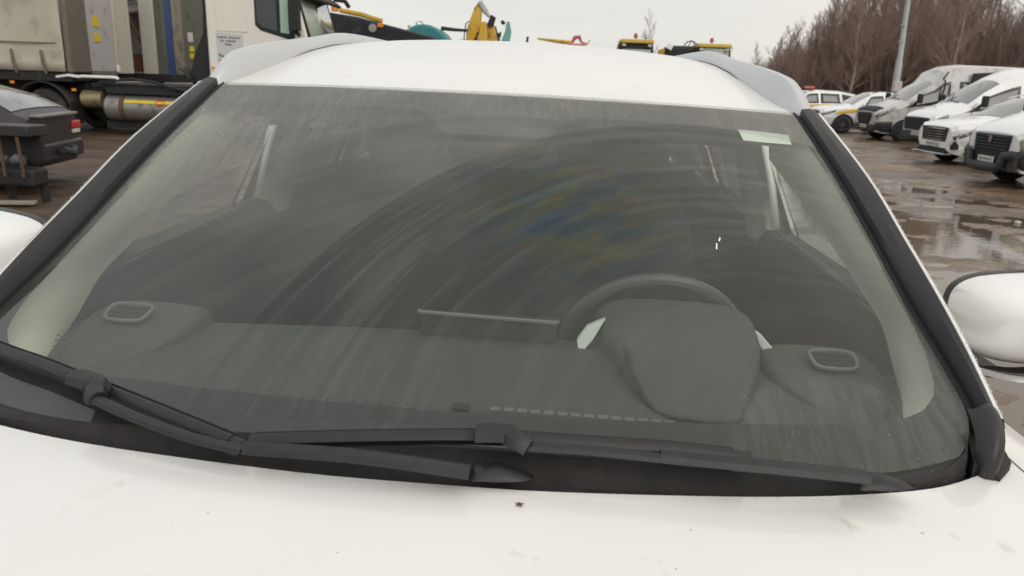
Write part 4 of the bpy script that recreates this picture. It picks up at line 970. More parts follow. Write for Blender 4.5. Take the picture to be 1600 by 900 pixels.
def suv(label,loc,rz,kind):
    t=thing('parked_car',label,'car',loc,rz,'parked cars on the muddy lot')
    st=SUVST
    body(t,st,WPAINT2)
    windscreen_patch(t,st,1.22,1.95,WSG)
    for sd in (1,-1):
        patch(t,st,'side_window',DGLASS,[(1.55,3.06),(2.45,3.06),(2.42,3.86),(1.92,3.86)],sd)
        patch(t,st,'side_window',DGLASS,[(2.53,3.06),(3.45,3.06),(3.40,3.86),(2.52,3.86)],sd)
        patch(t,st,'side_window',DGLASS,[(3.55,3.1),(4.25,3.1),(4.0,3.8),(3.52,3.86)],sd)
        patch(t,st,'sill_cladding',MUDDYB,[(.30,1.0),(4.4,1.0),(4.4,1.28),(.30,1.28)],sd,.012,nu=12)
        for x in (.88,3.72):
            arch(t,x,sd*.955,.43,sd); w_=add_wheel(t,(x,sd*.86,.36),.36,.24,RIM,7 if kind==1 else 5,axis='y',out=sd)
        mirror_v(t,st,1.55,sd,WPAINT2,.17,.2,1.13,.92)
        mb=MB(); mb.tube([(2.2,sd*.945,.92),(2.38,sd*.955,.92)],.014,6); obj('door_handle',mb,CHROME,t)
        mb=MB(); mb.box((2.48,sd*.958,.72),(.008,.008,.62)); mb.box((3.48,sd*.955,.78),(.008,.008,.5)); obj('door_gap',mb,BLACKM,t)
    # bonnet shut line
    P=vehicle_fn(st)
    if kind==0:      # upright grille of chrome bars
        for k in range(5):
            mb=MB(); z=.86-.062*k; w_=.58-.012*k; mb.tube([(.09,-w_,z),(-.012,-w_*.75,z),(-.03,0,z),(-.012,w_*.75,z),(.09,w_,z)],.014,6); obj('grille_bar',mb,CHROME,t)
        mb=MB(); mb.prism([(.03,-.60,.90),(.03,.60,.90),(.03,.54,.57),(.03,-.54,.57)],(-.035,0,0)); obj('grille_back',mb,BLACKM,t)
        for sd in (1,-1):
            lamp_cluster(t,st,[(.02,2.45),(.62,3.05),(.56,2.78),(.05,2.05)],sd)
            mb=MB(); mb.prism([(.13,sd*.70,.62),(.16,sd*.86,.60),(.17,sd*.87,.42),(.12,sd*.74,.40)],(-.10,0,0)); obj('fog_lamp_recess',mb,BLACKM,t,bevel=.01)
            mb=MB(); mb.box((.06,sd*.74,.52),(.05,.05,.05)); obj('fog_lamp',mb,LAMPG2,t,bevel=.01)
        mb=MB(); mb.prism([(.04,-.60,.42),(.04,.60,.42),(.04,.66,.30),(.04,-.66,.30)],(-.06,0,0)); obj('lower_intake',mb,BLACKM,t,bevel=.01)
        mb=MB(); mb.tube([(.10,-.70,.29),(-.01,-.55,.275),(-.03,0,.27),(-.01,.55,.275),(.10,.70,.29)],.022,8); obj('skid_plate',mb,SILVER,t)
        plate(t,(-.045,0,.49))
    else:
        mb=MB(); mb.prism([(.03,-.50,.86),(.03,.50,.86),(.03,.40,.56),(.03,-.40,.56)],(-.04,0,0)); obj('grille',mb,BLACKM,t,bevel=.01)
        for sd in (1,-1):
            lamp_cluster(t,st,[(.03,2.7),(.55,3.0),(.5,2.72),(.05,2.35)],sd)
            mb=MB(); mb.prism([(.10,sd*.62,.54),(.14,sd*.80,.56),(.16,sd*.82,.36),(.10,sd*.66,.36)],(-.09,0,0)); obj('fog_lamp_recess',mb,BLACKM,t,bevel=.01)
            patch(t,st,'side_stripe',YSTR,[(.50,2.35),(1.55,2.6),(1.55,2.98),(.62,2.75)],sd,.008)
            patch(t,st,'side_stripe',YSTR,[(1.6,2.6),(3.0,2.6),(3.0,2.98),(1.6,2.98)],sd,.008)
        mb=MB(); mb.prism([(.04,-.5,.40),(.04,.5,.40),(.04,.55,.28),(.04,-.55,.28)],(-.05,0,0)); obj('lower_intake',mb,BLACKM,t)
        plate(t,(-.03,0,.47))
    for sd in (1,-1):
        mb=MB(); mb.tube([(2.0,sd*.60,1.64),(2.3,sd*.58,1.73),(3.7,sd*.57,1.71),(4.0,sd*.56,1.64)],.016,6); obj('roof_rail',mb,BLACKM if kind else SILVER,t)
    return t
# --- vans
def vanst(L=5.6,H=2.55,hood=.95,sl=1.15):
    c=.95
    return [(0,.42,.60,.60,.78,.88,.78,.98,.66,1.01),(.10,.32,.86,.62,.95,.96,.92,1.08,.80,1.12),(.32,.28,.92,.66,.99,1.04,.96,1.16,.86,1.22),(c-.15,.28,.94,.70,1.0,1.16,.97,1.33,.86,1.40),(c,.28,.94,.72,1.0,1.18,.97,1.38,.85,1.45),(c+.55*sl*.8,.28,.94,.75,1.01,1.25,.98,1.78,.80,1.90),(c+sl*.82,.28,.94,.78,1.01,1.30,.98,2.05,.76,2.17),(c+sl*1.05,.28,.94,.78,1.01,1.32,.99,H-.30,.76,H-.20),(c+sl*1.35,.28,.94,.80,1.02,1.34,1.0,H-.14,.78,H-.05),(c+sl*1.7,.28,.94,.80,1.02,1.35,1.0,H-.09,.79,H),(L-.1,.28,.94,.80,1.02,1.35,1.0,H-.12,.79,H-.02),(L,.34,.92,.80,.98,1.35,.96,H-.2,.74,H-.12)]
def van(label,loc,rz,kind,H=2.55,L=5.6):
    t=thing('parked_van',label,'van',loc,rz,'parked vans on the muddy lot')
    st=vanst(L,H); c=.95
    paint={0:SILVP,1:WPAINT2,2:WPAINT2}[kind]
    body(t,st,paint)
    windscreen_patch(t,st,c+.05,c+.90,WSG if kind!=1 else mat('grey_windscreen',(.13,.135,.14),.1,coat=1),v0=4.12)
    for sd in (1,-1):
        patch(t,st,'side_window',DGLASS,[(c-.12,3.02),(c+1.45,3.02),(c+1.45,3.66),(c+.62,3.70)],sd,.010,nu=10)
        if kind==0:
            for k in range(2): patch(t,st,'side_window',DGLASS,[(c+1.75+1.35*k,3.1),(c+2.95+1.35*k,3.1),(c+2.95+1.35*k,3.62),(c+1.75+1.35*k,3.62)],sd,.012,nu=8)
        mb=MB(); 
        for s in (c+.1,c+1.52,c+2.9): mb.box((s,sd*1.018,.86),(.012,.012,1.0))
        obj('door_gap',mb,BLACKM,t)
        if kind!=1: patch(t,st,'side_cladding',MUDDYB,[(.22,1.0),(L-.2,1.0),(L-.2,1.45),(.22,1.45)],sd,.018,nu=16)
        for x in (.98,L-1.25):
            arch(t,x,sd*1.012,.44,sd); add_wheel(t,(x,sd*.92,.36),.36,.24,RIM,10,axis='y',out=sd)
        mb=MB(); mb.box((c+.32,sd*1.18,1.52),(.16,.16,.32)); o=obj('door_mirror',mb,BLACKM,t,bevel=.04,seg=3)
        mb=MB(); mb.box((c+.34,sd*1.05,1.40),(.08,.2,.06)); obj('mirror_arm',mb,BLACKM,o)
        mb=MB(); mb.tube([(c+1.25,sd*1.03,1.05),(c+1.42,sd*1.035,1.05)],.016,6); obj('door_handle',mb,BLACKM,t)
        mb=MB(); mb.tube([(L*.45,sd*1.025,1.28),(L-.2,sd*1.022,1.28)],.008,4); obj('slide_rail',mb,BLACKM,t)
    mb=MB()
    for sd in (-.35,.30): mb.tube([(c+.02,sd,1.47),(c+.05,sd*.2+.25,1.52),(c+.22,sd*.2+.4,1.72)],.012,5)
    obj('wiper',mb,BLACKM,t)
    if kind==0:   # dark shovel grille, big headlights, black bumper, roof flap standing open
        mb=MB(); mb.prism([(.02,-.50,.98),(.02,.50,.98),(.02,.56,.86),(.02,.40,.58),(.02,-.40,.58),(.02,-.56,.86)],(-.07,0,0)); obj('grille',mb,BLACKM,t,bevel=.03)
        for k in range(4):
            mb=MB(); mb.box((-.058,0,.66+.075*k),(.02,.76+.05*k,.022)); obj('grille_bar',mb,MUDDYB,t)
        patch(t,st,'bonnet_deflector',BLACKM,[(.02,4.0),(.26,4.0),(.26,6),(.02,6)],1,.02); patch(t,st,'bonnet_deflector',BLACKM,[(.02,4.0),(.26,4.0),(.26,6),(.02,6)],-1,.02)
        for sd in (1,-1):
            lamp_cluster(t,st,[(.01,3.0),(.62,3.5),(.50,2.95),(.05,2.55)],sd)
            patch(t,st,'bumper_corner',MUDDYB,[(.0,1.0),(.55,1.0),(.55,2.05),(.0,2.15)],sd,.022)
        mb=MB(); mb.prism([(.06,-.80,.58),(.06,.80,.58),(.06,.80,.34),(.06,-.80,.34)],(-.10,0,0)); obj('front_bumper',mb,MUDDYB,t,bevel=.04)
        mb=MB(); mb.prism([(.62,-.3,1.272),(.86,-.26,1.385),(.86,-.06,1.395),(.62,-.02,1.285)],(0,0,.02)); obj('bonnet_scoop',mb,BLACKM,t)
        plate(t,(-.06,-.1,.50))
    elif kind==1:
        mb=MB(); mb.prism([(.02,-.74,.98),(.02,.74,.98),(.02,.70,.60),(.02,-.70,.60)],(-.05,0,0)); obj('grille',mb,BLACKM,t,bevel=.03)
        for k in range(5):
            mb=MB(); mb.box((-.04,0,.65+.07*k),(.02,1.3,.018)); obj('grille_bar',mb,MUDDYB,t)
        for sd in (1,-1): lamp_cluster(t,st,[(.02,2.9),(.45,3.3),(.40,2.7),(.04,2.3)],sd)
        mb=MB(); mb.prism([(.06,-.84,.58),(.06,.84,.58),(.06,.84,.33),(.06,-.84,.33)],(-.09,0,0)); obj('front_bumper',mb,MUDDYB,t,bevel=.04)
        q=[(.34,-.72,1.20),(.24,-.3,1.21),(.22,0,1.215),(.24,.3,1.21),(.34,.72,1.20)]
        mb=MB(); mb.tube([(.5,.45,1.30),(.60,.25,1.33),(.52,.05,1.315),(.42,.0,1.29)],.006,4); obj('bonnet_crease',mb,MUDDYB,t)
        plate(t,(-.05,-.15,.50))
    else:         # black slatted grille, heavy black bumper
        mb=MB(); mb.prism([(.02,-.58,.97),(.02,.58,.97),(.02,.50,.36),(.02,-.50,.36)],(-.05,0,0)); obj('grille_back',mb,BLACKM,t,bevel=.02)
        for k in range(5):
            mb=MB(); mb.box((-.045,0,.70+.058*k),(.03,1.06,.022)); obj('grille_bar',mb,MUDDYB,t,bevel=.006)
        mb=MB(); mb.prism([(-.055,-.05,.93),(-.055,.05,.93),(-.055,.045,.83),(-.055,0,.79),(-.055,-.045,.83)],(-.015,0,0)); obj('badge',mb,mat('dull_badge',(.35,.25,.24),.3,metal=.8),t,bevel=.006)
        for sd in (1,-1):
            l=patch(t,st,'headlight',mat('headlight_lens',(.36,.37,.27),.12,coat=1,var=.4,scale=14),[(.01,3.05),(.48,3.55),(.42,2.65),(.03,2.35)],sd,.014)
            patch(t,st,'bumper_corner',MUDDYB,[(.0,1.0),(.60,1.0),(.60,2.2),(.0,2.35)],sd,.03)
        mb=MB(); mb.tube([(.12,-.90,.60),(-.06,-.70,.62),(-.08,-.56,.60),(-.09,-.50,.42),(-.10,-.44,.36),(-.11,0,.35),(-.10,.44,.36),(-.09,.50,.42),(-.08,.56,.60),(-.06,.70,.62),(.12,.90,.60)],[.06]*11,8,flat=1.5); obj('front_bumper',mb,MUDDYB,t)
        mb=MB(); mb.prism([(.05,-.84,.62),(.05,-.56,.60),(.05,-.52,.32),(.05,-.84,.32)],(-.08,0,0)); obj('bumper_panel',mb,MUDDYB,t,bevel=.02); mb=MB(); mb.prism([(.05,.84,.62),(.05,.56,.60),(.05,.52,.32),(.05,.84,.32)],(-.08,0,0)); obj('bumper_panel',mb,MUDDYB,t,bevel=.02)
        plate(t,(-.085,-.02,.50))
    mb=MB(); mb.box((L*.5,0,.36),(L*.9,1.7,.2)); obj('chassis',mb,CHASSIS,t)
    return t
SILVP=mat('silver_dirty_paint',(.54,.53,.52),.32,var=.05,coat=.4,dirt=(.24,.19,.14),dscale=2.2,dthr=.5,dsoft=.25)
HD=math.radians(3)
van('white van with black slatted grille, nearest of the row at the right edge',(8.55,14.9,0),math.radians(1),2,H=2.2,L=5.2)
suv('white crossover with chrome barred grille, standing between the two nearest vans',(9.55,19.2,0),math.radians(2),0)
van('white high-roofed van behind the crossover with the chrome grille',(11.3,24.0,0),math.radians(1.5),1,H=2.52,L=6.0)
tr_=van('silver high-roofed van with black beak grille and black bumper, open panel on its side',(11.4,28.2,0),math.radians(2),0,H=2.72,L=6.0)
suv('white car with yellow side stripe, parked left of the silver van',(11.0,32.4,0),math.radians(0),1)
# dark opening high on the silver van side with bent aerial
mb=MB(); mb.prism([(3.05,-1.02,2.42),(4.1,-.96,2.50),(3.5,-1.01,2.2),(3.3,-1.03,1.9),(3.02,-1.03,1.7)],(0,.1,0)); obj('open_side_panel',mb,BLACKM,tr_)
mb=MB(); mb.tube([(2.05,-1.02,1.50),(2.1,-1.06,1.9),(2.08,-1.08,2.12),(1.98,-1.1,2.2),(2.12,-1.1,2.42)],.028,6); obj('mirror_bracket',mb,BLACKM,tr_)
# police-like pale car at the left end of the row
t=suv('white car with red roof beacon, farthest of the row beside the striped car',(10.15,37.6,0),math.radians(0),1)
mb=MB(); mb.box((2.2,0,1.80),(.22,.9,.10)); obj('roof_beacon',mb,mat('red_beacon',(.75,.12,.06),.3),t,bevel=.03)

# --- dark hatchback seen from behind on the left
def hatch():
    t=thing('parked_hatchback','dark plum hatchback seen from behind, red and white tail light, left edge','car',(-6.42,9.55,0),math.radians(191),None)
    # s runs tail -> nose
    st=[(0,.40,.66,.62,.74,.84,.76,.93,.66,.95),(.07,.34,.80,.62,.86,.86,.86,.98,.74,1.0),(.12,.30,.84,.64,.89,.90,.87,1.00,.74,1.03),(.42,.28,.85,.66,.90,.92,.87,1.17,.66,1.22),(.80,.28,.85,.66,.90,.93,.87,1.27,.60,1.33),(1.5,.28,.85,.66,.90,.94,.87,1.31,.58,1.37),(2.3,.28,.85,.66,.90,.93,.87,1.31,.58,1.37),(2.75,.28,.85,.66,.90,.92,.87,1.22,.62,1.28),(3.25,.28,.85,.66,.90,.92,.87,.97,.74,1.0),(4.0,.28,.85,.64,.89,.86,.84,.90,.70,.93),(4.3,.34,.70,.6,.78,.72,.72,.78,.6,.8)]
    body(t,st,DCAR)
    windscreen_patch(t,st,.15,.74,mat('patchy_grey_glass',(.11,.105,.11),.12,var=.4,scale=5,coat=1,dirt=(.13,.11,.09),dscale=3,dthr=.5),name='rear_window',off=.008)  # grey rear glass with random lighter and darker patches
    windscreen_patch(t,st,2.78,3.2,DGLASS)
    for sd in (1,-1):
        patch(t,st,'side_window',DGLASS,[(.75,3.08),(1.55,3.08),(1.55,3.85),(1.0,3.85)],sd); patch(t,st,'side_window',DGLASS,[(1.62,3.08),(3.0,3.08),(2.65,3.85),(1.62,3.85)],sd)
        patch(t,st,'tail_light',RED,[(.05,1.6),(.32,1.7),(.32,2.0),(.06,2.0)],sd,.014)
        for x in (.85,3.45): arch(t,x,sd*.895,.38,sd); add_wheel(t,(x,sd*.80,.31),.31,.2,RIM,5,axis='y',out=sd)
    mb=MB(); mb.box((-.03,0,.965),(.14,1.10,.035)); obj('boot_edge',mb,mat('edge_catchlight_grey',(.20,.19,.17),.3),t,bevel=.01)  # lighter grey paints the light caught along the boot lid edge
    mb=MB(); mb.tube([(.30,.10,1.09),(.36,.45,1.10),(.42,.60,1.13)],.016,5); obj('rear_wiper',mb,BLACKM,t)
    mb=MB(); mb.box((-.01,0,.50),(.09,1.50,.24)); obj('rear_bumper',mb,DCAR,t,bevel=.04,seg=3)
    for sd in (1,-1):
        mb=MB(); mb.box((.03,sd*.66,.80),(.12,.26,.11)); o=obj('tail_lamp',mb,RED,t,bevel=.02)
        mb=MB(); mb.box((.03,sd*.64,.715),(.115,.22,.055)); obj('reversing_lens',mb,mat('white_lens_rear',(.6,.58,.55),.25),o,bevel=.01)
    mb=MB(); mb.tube([(-.12,-.25,.52),(-.16,-.1,.47),(-.12,.1,.52)],.05,8); obj('tow_loop',mb,MUDDYB,t)
    return t
hatch()

# ================================================================== TRUCKS AND TRAILERS (left yard)
t=thing('steel_attachment','black steel machine attachment with brown straps in front of the dark hatchback','attachment',(-6.02,8.25,0)); t.scale=(.80,.8,.93)
for nm,c,d,m,bv in (('top_beam',(0,0,.93),(.74,.42,.13),mat('wet_black_steel',(.03,.028,.027),.4,var=.3),.015),('back_plate',(0,.12,.72),(.70,.06,.36),CHASSIS,.01),('lower_beam',(.0,.02,.36),(.66,.34,.22),CHASSIS,.04),('foot',(-.26,.16,.13),(.07,.12,.26),CHASSIS,.01),('foot',(.25,.16,.13),(.07,.12,.26),CHASSIS,.01)):
    mb=MB(); mb.box(c,d); obj(nm,mb,m,t,bevel=bv)
for x in (-.06,.21):
    mb=MB(); mb.tube([(x,-.22,.86),(x+.005,-.20,.62),(x+.01,-.20,.38)],.022,6); obj('strap',mb,BROWN,t)
for x in (-.15,.10):
    mb=MB(); mb.tube([(x-.09,-.10,.56),(x,-.12,.59),(x+.10,-.10,.57)],[.05,.07,.05],10); obj('cylinder',mb,mat('worn_grey',(.10,.10,.11),.4,var=.3),t,ang=50)
def boxp(name,x0,x1,y0,y1,z0,z1,m,parent,bevel=.01,**k):
    mb=MB(); mb.box(((x0+x1)/2,(y0+y1)/2,(z0+z1)/2),(x1-x0,y1-y0,z1-z0)); return obj(name,mb,m,parent,bevel=bevel,**k)
# cream curtain trailer: its near side plane at world y 17, front wall at x -10.9
YT=17.0
def trailer1():
    t=thing('semi_trailer','cream curtain-sided semi-trailer with grimy front corner, behind the dark hatchback','trailer',(-17.5,18.25,0))
    X=lambda x:x+17.5; Y=lambda y:y-18.25
    rows=[]
    xs=np.linspace(-24.3,-11.03,90); zs=np.linspace(1.42,3.98,14)
    for x in xs:
        rows.append([(X(x),Y(YT+.03*math.sin(x*3.1+.6*z)*(1 if z<3.8 else 0)+.018*noise.noise(Vector((x*1.5,z*1.5,0)))-.02*math.exp(-((z-1.45)/.1)**2)),z) for z in zs])
    obj('curtain',MB().grid(rows),TARP,t,solid=.01,ang=60)
    boxp('curtain_seam',X(-24.3),X(-11.1),Y(YT)-.032,Y(YT)-.02,2.02,2.05,GRIME,t,0)
    for x in (-24,-22.8,-21.6,-20.4,-19.2,-18,-16.8,-15.6,-14.4,-13.25,-12.25,-11.55):
        mb=MB(); mb.tube([(X(x),Y(YT)-.05,1.88),(X(x)+.03,Y(YT)-.06,1.6),(X(x)+.06,Y(YT)-.04,1.36)],[.035,.045,.03],5,flat=.4); obj('curtain_strap',mb,GRIME,t)
    boxp('side_rail',X(-24.3),X(-10.95),Y(17.03),Y(17.2),1.20,1.40,CHASSIS,t)
    boxp('floor',X(-24.3),X(-10.95),Y(17.1),Y(19.5),1.22,1.42,CHASSIS,t)
    boxp('roof',X(-24.3),X(-10.95),Y(17.0),Y(19.5),3.98,4.05,GREYW,t)
    # front wall pieces, each proud of its neighbour, seen obliquely
    boxp('corner_post',X(-11.02),X(-10.88),Y(16.98),Y(17.75),1.40,4.0,GRIME,t,.04)
    boxp('front_wall_panel',X(-10.98),X(-10.90),Y(17.76),Y(18.78),1.45,4.0,GREYW,t,.01)
    p=boxp('front_post',X(-10.98),X(-10.84),Y(18.79),Y(19.5),1.40,4.0,BEIGEP,t,.02)
    for z in np.linspace(1.6,3.9,14):
        mb=MB(); mb.lathe([(0,.014),(.012,.012),(.014,.0001)],(X(-10.84),Y(18.84+.04*math.sin(z*9)),z),'x',6); obj('rivet',mb,GRIME,p)
    for z,h in ((2.47,.24),(2.13,.18)):
        boxp('yellow_label',X(-10.90),X(-10.885),Y(17.98),Y(18.22),z,z+h,LABEL,t,0)
    boxp('bulkhead_sill',X(-10.98),X(-10.86),Y(17.78),Y(18.75),1.30,1.44,GRIME,t)
    mb=MB(); mb.box((X(-10.85),Y(18.80),1.52),(.05,.12,.16)); obj('white_bracket',mb,WPAINT2,t,bevel=.01)
    for x in (-22.5,-21.2,-19.9):
        add_wheel(t,(X(x),Y(17.25),.52),.52,.38,RIMD,8,axis='y',out=-1); add_wheel(t,(X(x),Y(19.25),.52),.52,.38,RIMD,8,axis='y',out=1)
    for s_ in (17.7,18.8): boxp('chassis_beam',X(-24),X(-11),Y(s_)-.06,Y(s_)+.06,.95,1.22,CHASSIS,t)
    boxp('side_marker',X(-13.4),X(-13.28),Y(17.0),Y(17.03),1.27,1.33,ORANGE,t,0)
    return t
trailer1()
def trailer2():
    t=thing('open_trailer','second trailer with rust-coloured panel, broken strut and blue and grey-green front wall','trailer',(-14,21.9,0))
    X=lambda x:x+14+.75; Y=lambda y:y-21.9
    boxp('side_wall',X(-20),X(-12.4),Y(20.62),Y(20.7),1.45,4.0,GREYW,t)
    XX=lambda x:x+14
    boxp('blue_panel',XX(-10.87),XX(-10.77),Y(20.82),Y(21.56),1.32,4.05,BLUE,t,.02)
    boxp('front_post',XX(-10.86),XX(-10.74),Y(21.57),Y(22.1),1.3,4.0,mat('beige_grime',(.25,.22,.17),.6,var=.2,dirt=(.12,.10,.08),dscale=2.5,dthr=.5),t,.03)
    boxp('front_wall',XX(-10.87),XX(-10.78),Y(22.11),Y(23.6),1.3,4.0,GREYG,t,.01)
    boxp('white_label',XX(-10.78),XX(-10.765),Y(22.45),Y(22.75),2.35,2.62,DECAL,t,0)
    for z in (2.08,1.88): boxp('yellow_label',XX(-10.78),XX(-10.765),Y(22.5),Y(22.78),z,z+.15,LABEL,t,0)
    boxp('roof',XX(-20),XX(-10.9),Y(20.7),Y(23.6),3.95,4.0,GREYG,t)
    boxp('deck',X(-20),X(-11.2),Y(20.6),Y(23.2),1.2,1.42,CHASSIS,t)
    boxp('inner_panel',X(-12.9),X(-11.9),Y(21.6),Y(21.65),1.85,3.05,GREYW,t)
    boxp('rust_panel',X(-12.75),X(-11.75),Y(21.2),Y(21.25),1.44,1.92,RUSTY,t)
    boxp('white_post',X(-11.95),X(-11.55),Y(20.6),Y(20.74),1.40,4.0,BEIGEP,t,.02)
    boxp('grey_post',X(-11.54),X(-11.34),Y(20.66),Y(20.8),1.40,4.0,GREYG,t,.02)
    boxp('top_wall',X(-12.8),X(-11.9),Y(21.0),Y(21.05),3.0,4.0,GREYW,t)
    mb=MB(); mb.tube([(X(-12.75),Y(20.9),3.06),(X(-12.45),Y(20.88),2.96),(X(-12.05),Y(20.85),3.02)],.05,6); obj('bent_bar',mb,BROWN,t)
    mb=MB(); mb.tube([(X(-12.35),Y(20.8),2.92),(X(-12.22),Y(20.78),2.6),(X(-12.05),Y(20.78),2.25)],.055,6); obj('hanging_strut',mb,BROWN,t)
    mb=MB(); mb.tube([(X(-12.75),Y(20.9),3.45),(X(-12.5),Y(20.88),3.32),(X(-12.1),Y(20.85),3.38)],.045,6); obj('bent_bar',mb,BROWN,t)
    boxp('grey_box',X(-12.95),X(-12.4),Y(20.5),Y(20.6),1.42,1.78,GREYW,t)
    for x in (-19,-17.7): add_wheel(t,(X(x),Y(20.9),.5),.5,.36,RIMD,8,axis='y',out=-1); add_wheel(t,(X(x),Y(22.9),.5),.5,.36,RIMD,8,axis='y',out=1)
    mb=MB(); mb.box((X(-11.6),Y(20.8),.7),(.14,.14,1.1)); mb.box((X(-11.6),Y(22.9),.7),(.14,.14,1.1)); obj('landing_leg',mb,CHASSIS,t)
    return t
trailer2()
def tractor():
    t=thing('truck_tractor','white cab-over truck with orange stripe, side decal and a long metal fuel tank','truck',(-8,18.3,0))
    X=lambda x:x+8; Y=lambda y:y-18.3
    ys,ye=17.05,19.5
    # cab outline in the side plane; windscreen leans back, front wall at the right
    prof=[(-7.72,1.02),(-5.47,1.02),(-5.39,1.5),(-5.42,2.28),(-5.79,3.75),(-6.0,3.95),(-7.5,4.0),(-7.72,3.9)]
    mb=MB(); mb.prism([(X(x),Y(ys),z) for x,z in prof],(0,ye-ys,0)); cab=obj('cab',mb,CREAM,t,bevel=.05,seg=3)
    def sidepoly(name,pts,m,off=.012,par=t,th=.02,y=ys,**k):
        mb=MB(); mb.prism([(X(x),Y(y)-off,z) for x,z in pts],(0,th,0)); return obj(name,mb,m,par,**k)
    door=sidepoly('door',[(-6.62,1.1),(-5.66,1.1),(-5.62,2.3),(-5.88,3.75),(-6.62,3.75)],CREAM,.008,bevel=.006)
    sidepoly('window_surround',[(-6.60,2.58),(-6.48,2.47),(-5.78,2.28),(-5.70,2.36),(-5.92,3.6),(-6.60,3.62)],BLACKM,.018,door,.02,bevel=.01)
    sidepoly('window',[(-6.55,2.65),(-6.44,2.55),(-6.10,2.46),(-6.10,3.55),(-6.55,3.55)],DGLASS,.024,door,.02)
    sidepoly('quarter_light',[(-6.02,2.44),(-5.82,2.42),(-5.84,3.15),(-6.02,3.4)],GREENG,.028,door,.02)
    sidepoly('storage_hatch',[(-7.48,2.42),(-6.78,2.42),(-6.78,3.5),(-7.48,3.5)],CREAM,.014,bevel=.008)
    dc=sidepoly('side_decal',[(-7.50,1.76),(-6.90,1.74),(-6.90,2.38),(-7.50,2.40)],DECAL,.010)
    # illegible small print and a little truck picture on the decal
    mb=MB()
    for k,(x0,x1) in enumerate([(-7.47,-6.95),(-7.40,-7.02),(-7.30,-7.12)]):
        n=int((x1-x0)/.032)
        for i in range(n):
            x=x0+(i+.1)*.032; z=2.30-.075*k-.008*(i/n)
            if (i*7+k)%9==4: continue
            mb.box((X(x),Y(ys)-.014,z),(.018,.004,.030+.012*((i*5)%3==0)))
    obj('small_print',mb,INK,dc)
    mb=MB(); mb.prism([(X(x),Y(ys)-.016,z) for x,z in [(-7.20,1.86),(-7.12,1.96),(-7.06,2.03),(-6.98,2.00),(-6.97,1.84),(-7.1,1.80)]],(0,.004,0)); obj('printed_truck',mb,LGREEN,dc)
    mb=MB(); mb.prism([(X(x),Y(ys)-.017,z) for x,z in [(-7.12,1.97),(-7.05,2.05),(-6.99,2.01),(-7.04,1.94)]],(0,.003,0)); mb.prism([(X(x),Y(ys)-.017,z) for x,z in [(-7.20,1.85),(-7.08,1.83),(-7.08,1.80),(-7.19,1.81)]],(0,.003,0)); obj('printed_cab_glass',mb,INK,dc)
    mb=MB(); mb.prism([(X(x),Y(ys)-.0165,z) for x,z in [(-7.47,1.97),(-7.40,1.92),(-7.18,1.87),(-7.18,1.85),(-7.42,1.88),(-7.47,1.90)]],(0,.003,0)); obj('printed_hill',mb,LGREEN,dc)
    mb=MB(); mb.prism([(X(x),Y(ys)-.0165,z) for x,z in [(-7.48,1.82),(-6.94,1.79),(-6.94,1.76),(-7.48,1.79)]],(0,.003,0)); obj('printed_band',mb,PINK,dc)
    sidepoly('orange_stripe',[(-7.66,1.66),(-6.6,1.62),(-6.68,1.54),(-7.64,1.57)],OSTR,.012)
    sidepoly('lower_fairing',[(-7.68,1.50),(-5.44,1.45),(-5.44,.72),(-7.0,.72),(-7.62,1.0)],CREAM,.05,th=.5,bevel=.04)
    sidepoly('lower_fairing_edge',[(-7.62,1.32),(-6.2,1.30),(-6.2,1.26),(-7.62,1.28)],GRIME,.056)
    # windscreen follows the sloping front
    d=Vector((-5.35+4.98,0,3.75-2.28)).normalized()
    mb=MB(); P0=(-5.425,2.30); P1=(-5.77,3.66)
    for nm,y0,y1,m,off in (('windscreen_gasket',17.12,19.43,BLACKM,.006),('windscreen',17.26,19.30,PALEG,.014)):
        i=.0 if nm!='windscreen' else .05
        mb=MB(); mb.add([(X(P0[0]-.0)+off,Y(y0),P0[1]+i),(X(P0[0])+off,Y(y1),P0[1]+i),(X(P1[0])+off,Y(y1),P1[1]-i),(X(P1[0])+off,Y(y0),P1[1]-i)],[(0,1,2,3)]); obj(nm,mb,m,t,solid=.01)
    mb=MB(); mb.prism([(X(-5.74),Y(17.1),3.30),(X(-5.34),Y(17.1),3.16),(X(-5.32),Y(17.1),3.22),(X(-5.72),Y(17.1),3.48)],(0,2.35,0)); obj('sun_visor',mb,BLACKM,t,bevel=.01)
    mb=MB(); mb.tube([(X(-5.41),Y(17.3),2.36),(X(-5.39),Y(18.0),2.42),(X(-5.41),Y(18.6),2.50)],.015,5); mb.tube([(X(-5.38),Y(18.3),2.36),(X(-5.38),Y(19.0),2.44)],.015,5); obj('wiper',mb,BLACKM,t)
    mb=MB(); mb.box((X(-5.62),Y(16.80),2.9),(.22,.20,.85)); mb.tube([(X(-5.6),Y(17.0),3.3),(X(-5.6),Y(16.8),3.35)],.03,6); mb.tube([(X(-5.6),Y(17.0),2.4),(X(-5.6),Y(16.8),2.46)],.05,6); obj('wing_mirror',mb,BLACKM,t,bevel=.05,seg=3)
    mb=MB(); mb.tube([(X(-5.47),Y(19.3),3.38),(X(-5.22),Y(19.4),3.36),(X(-5.14),Y(19.5),3.22)],.06,6); obj('kerb_mirror',mb,BLACKM,t)
    mb=MB()
    for k in range(4): mb.box((X(-5.37),Y(18.28),1.1+.25*k),(.05,1.9,.10))
    obj('front_grille',mb,BLACKM,t); 
    for y in (17.45,19.1):
        mb=MB(); mb.box((X(-5.37),Y(y),.85),(.12,.42,.22)); obj('headlight',mb,LAMPG2,t,bevel=.03)
    boxp('front_bumper',X(-5.77),X(-5.29),Y(17.0),Y(19.55),.38,.72,CREAM,t,.06)
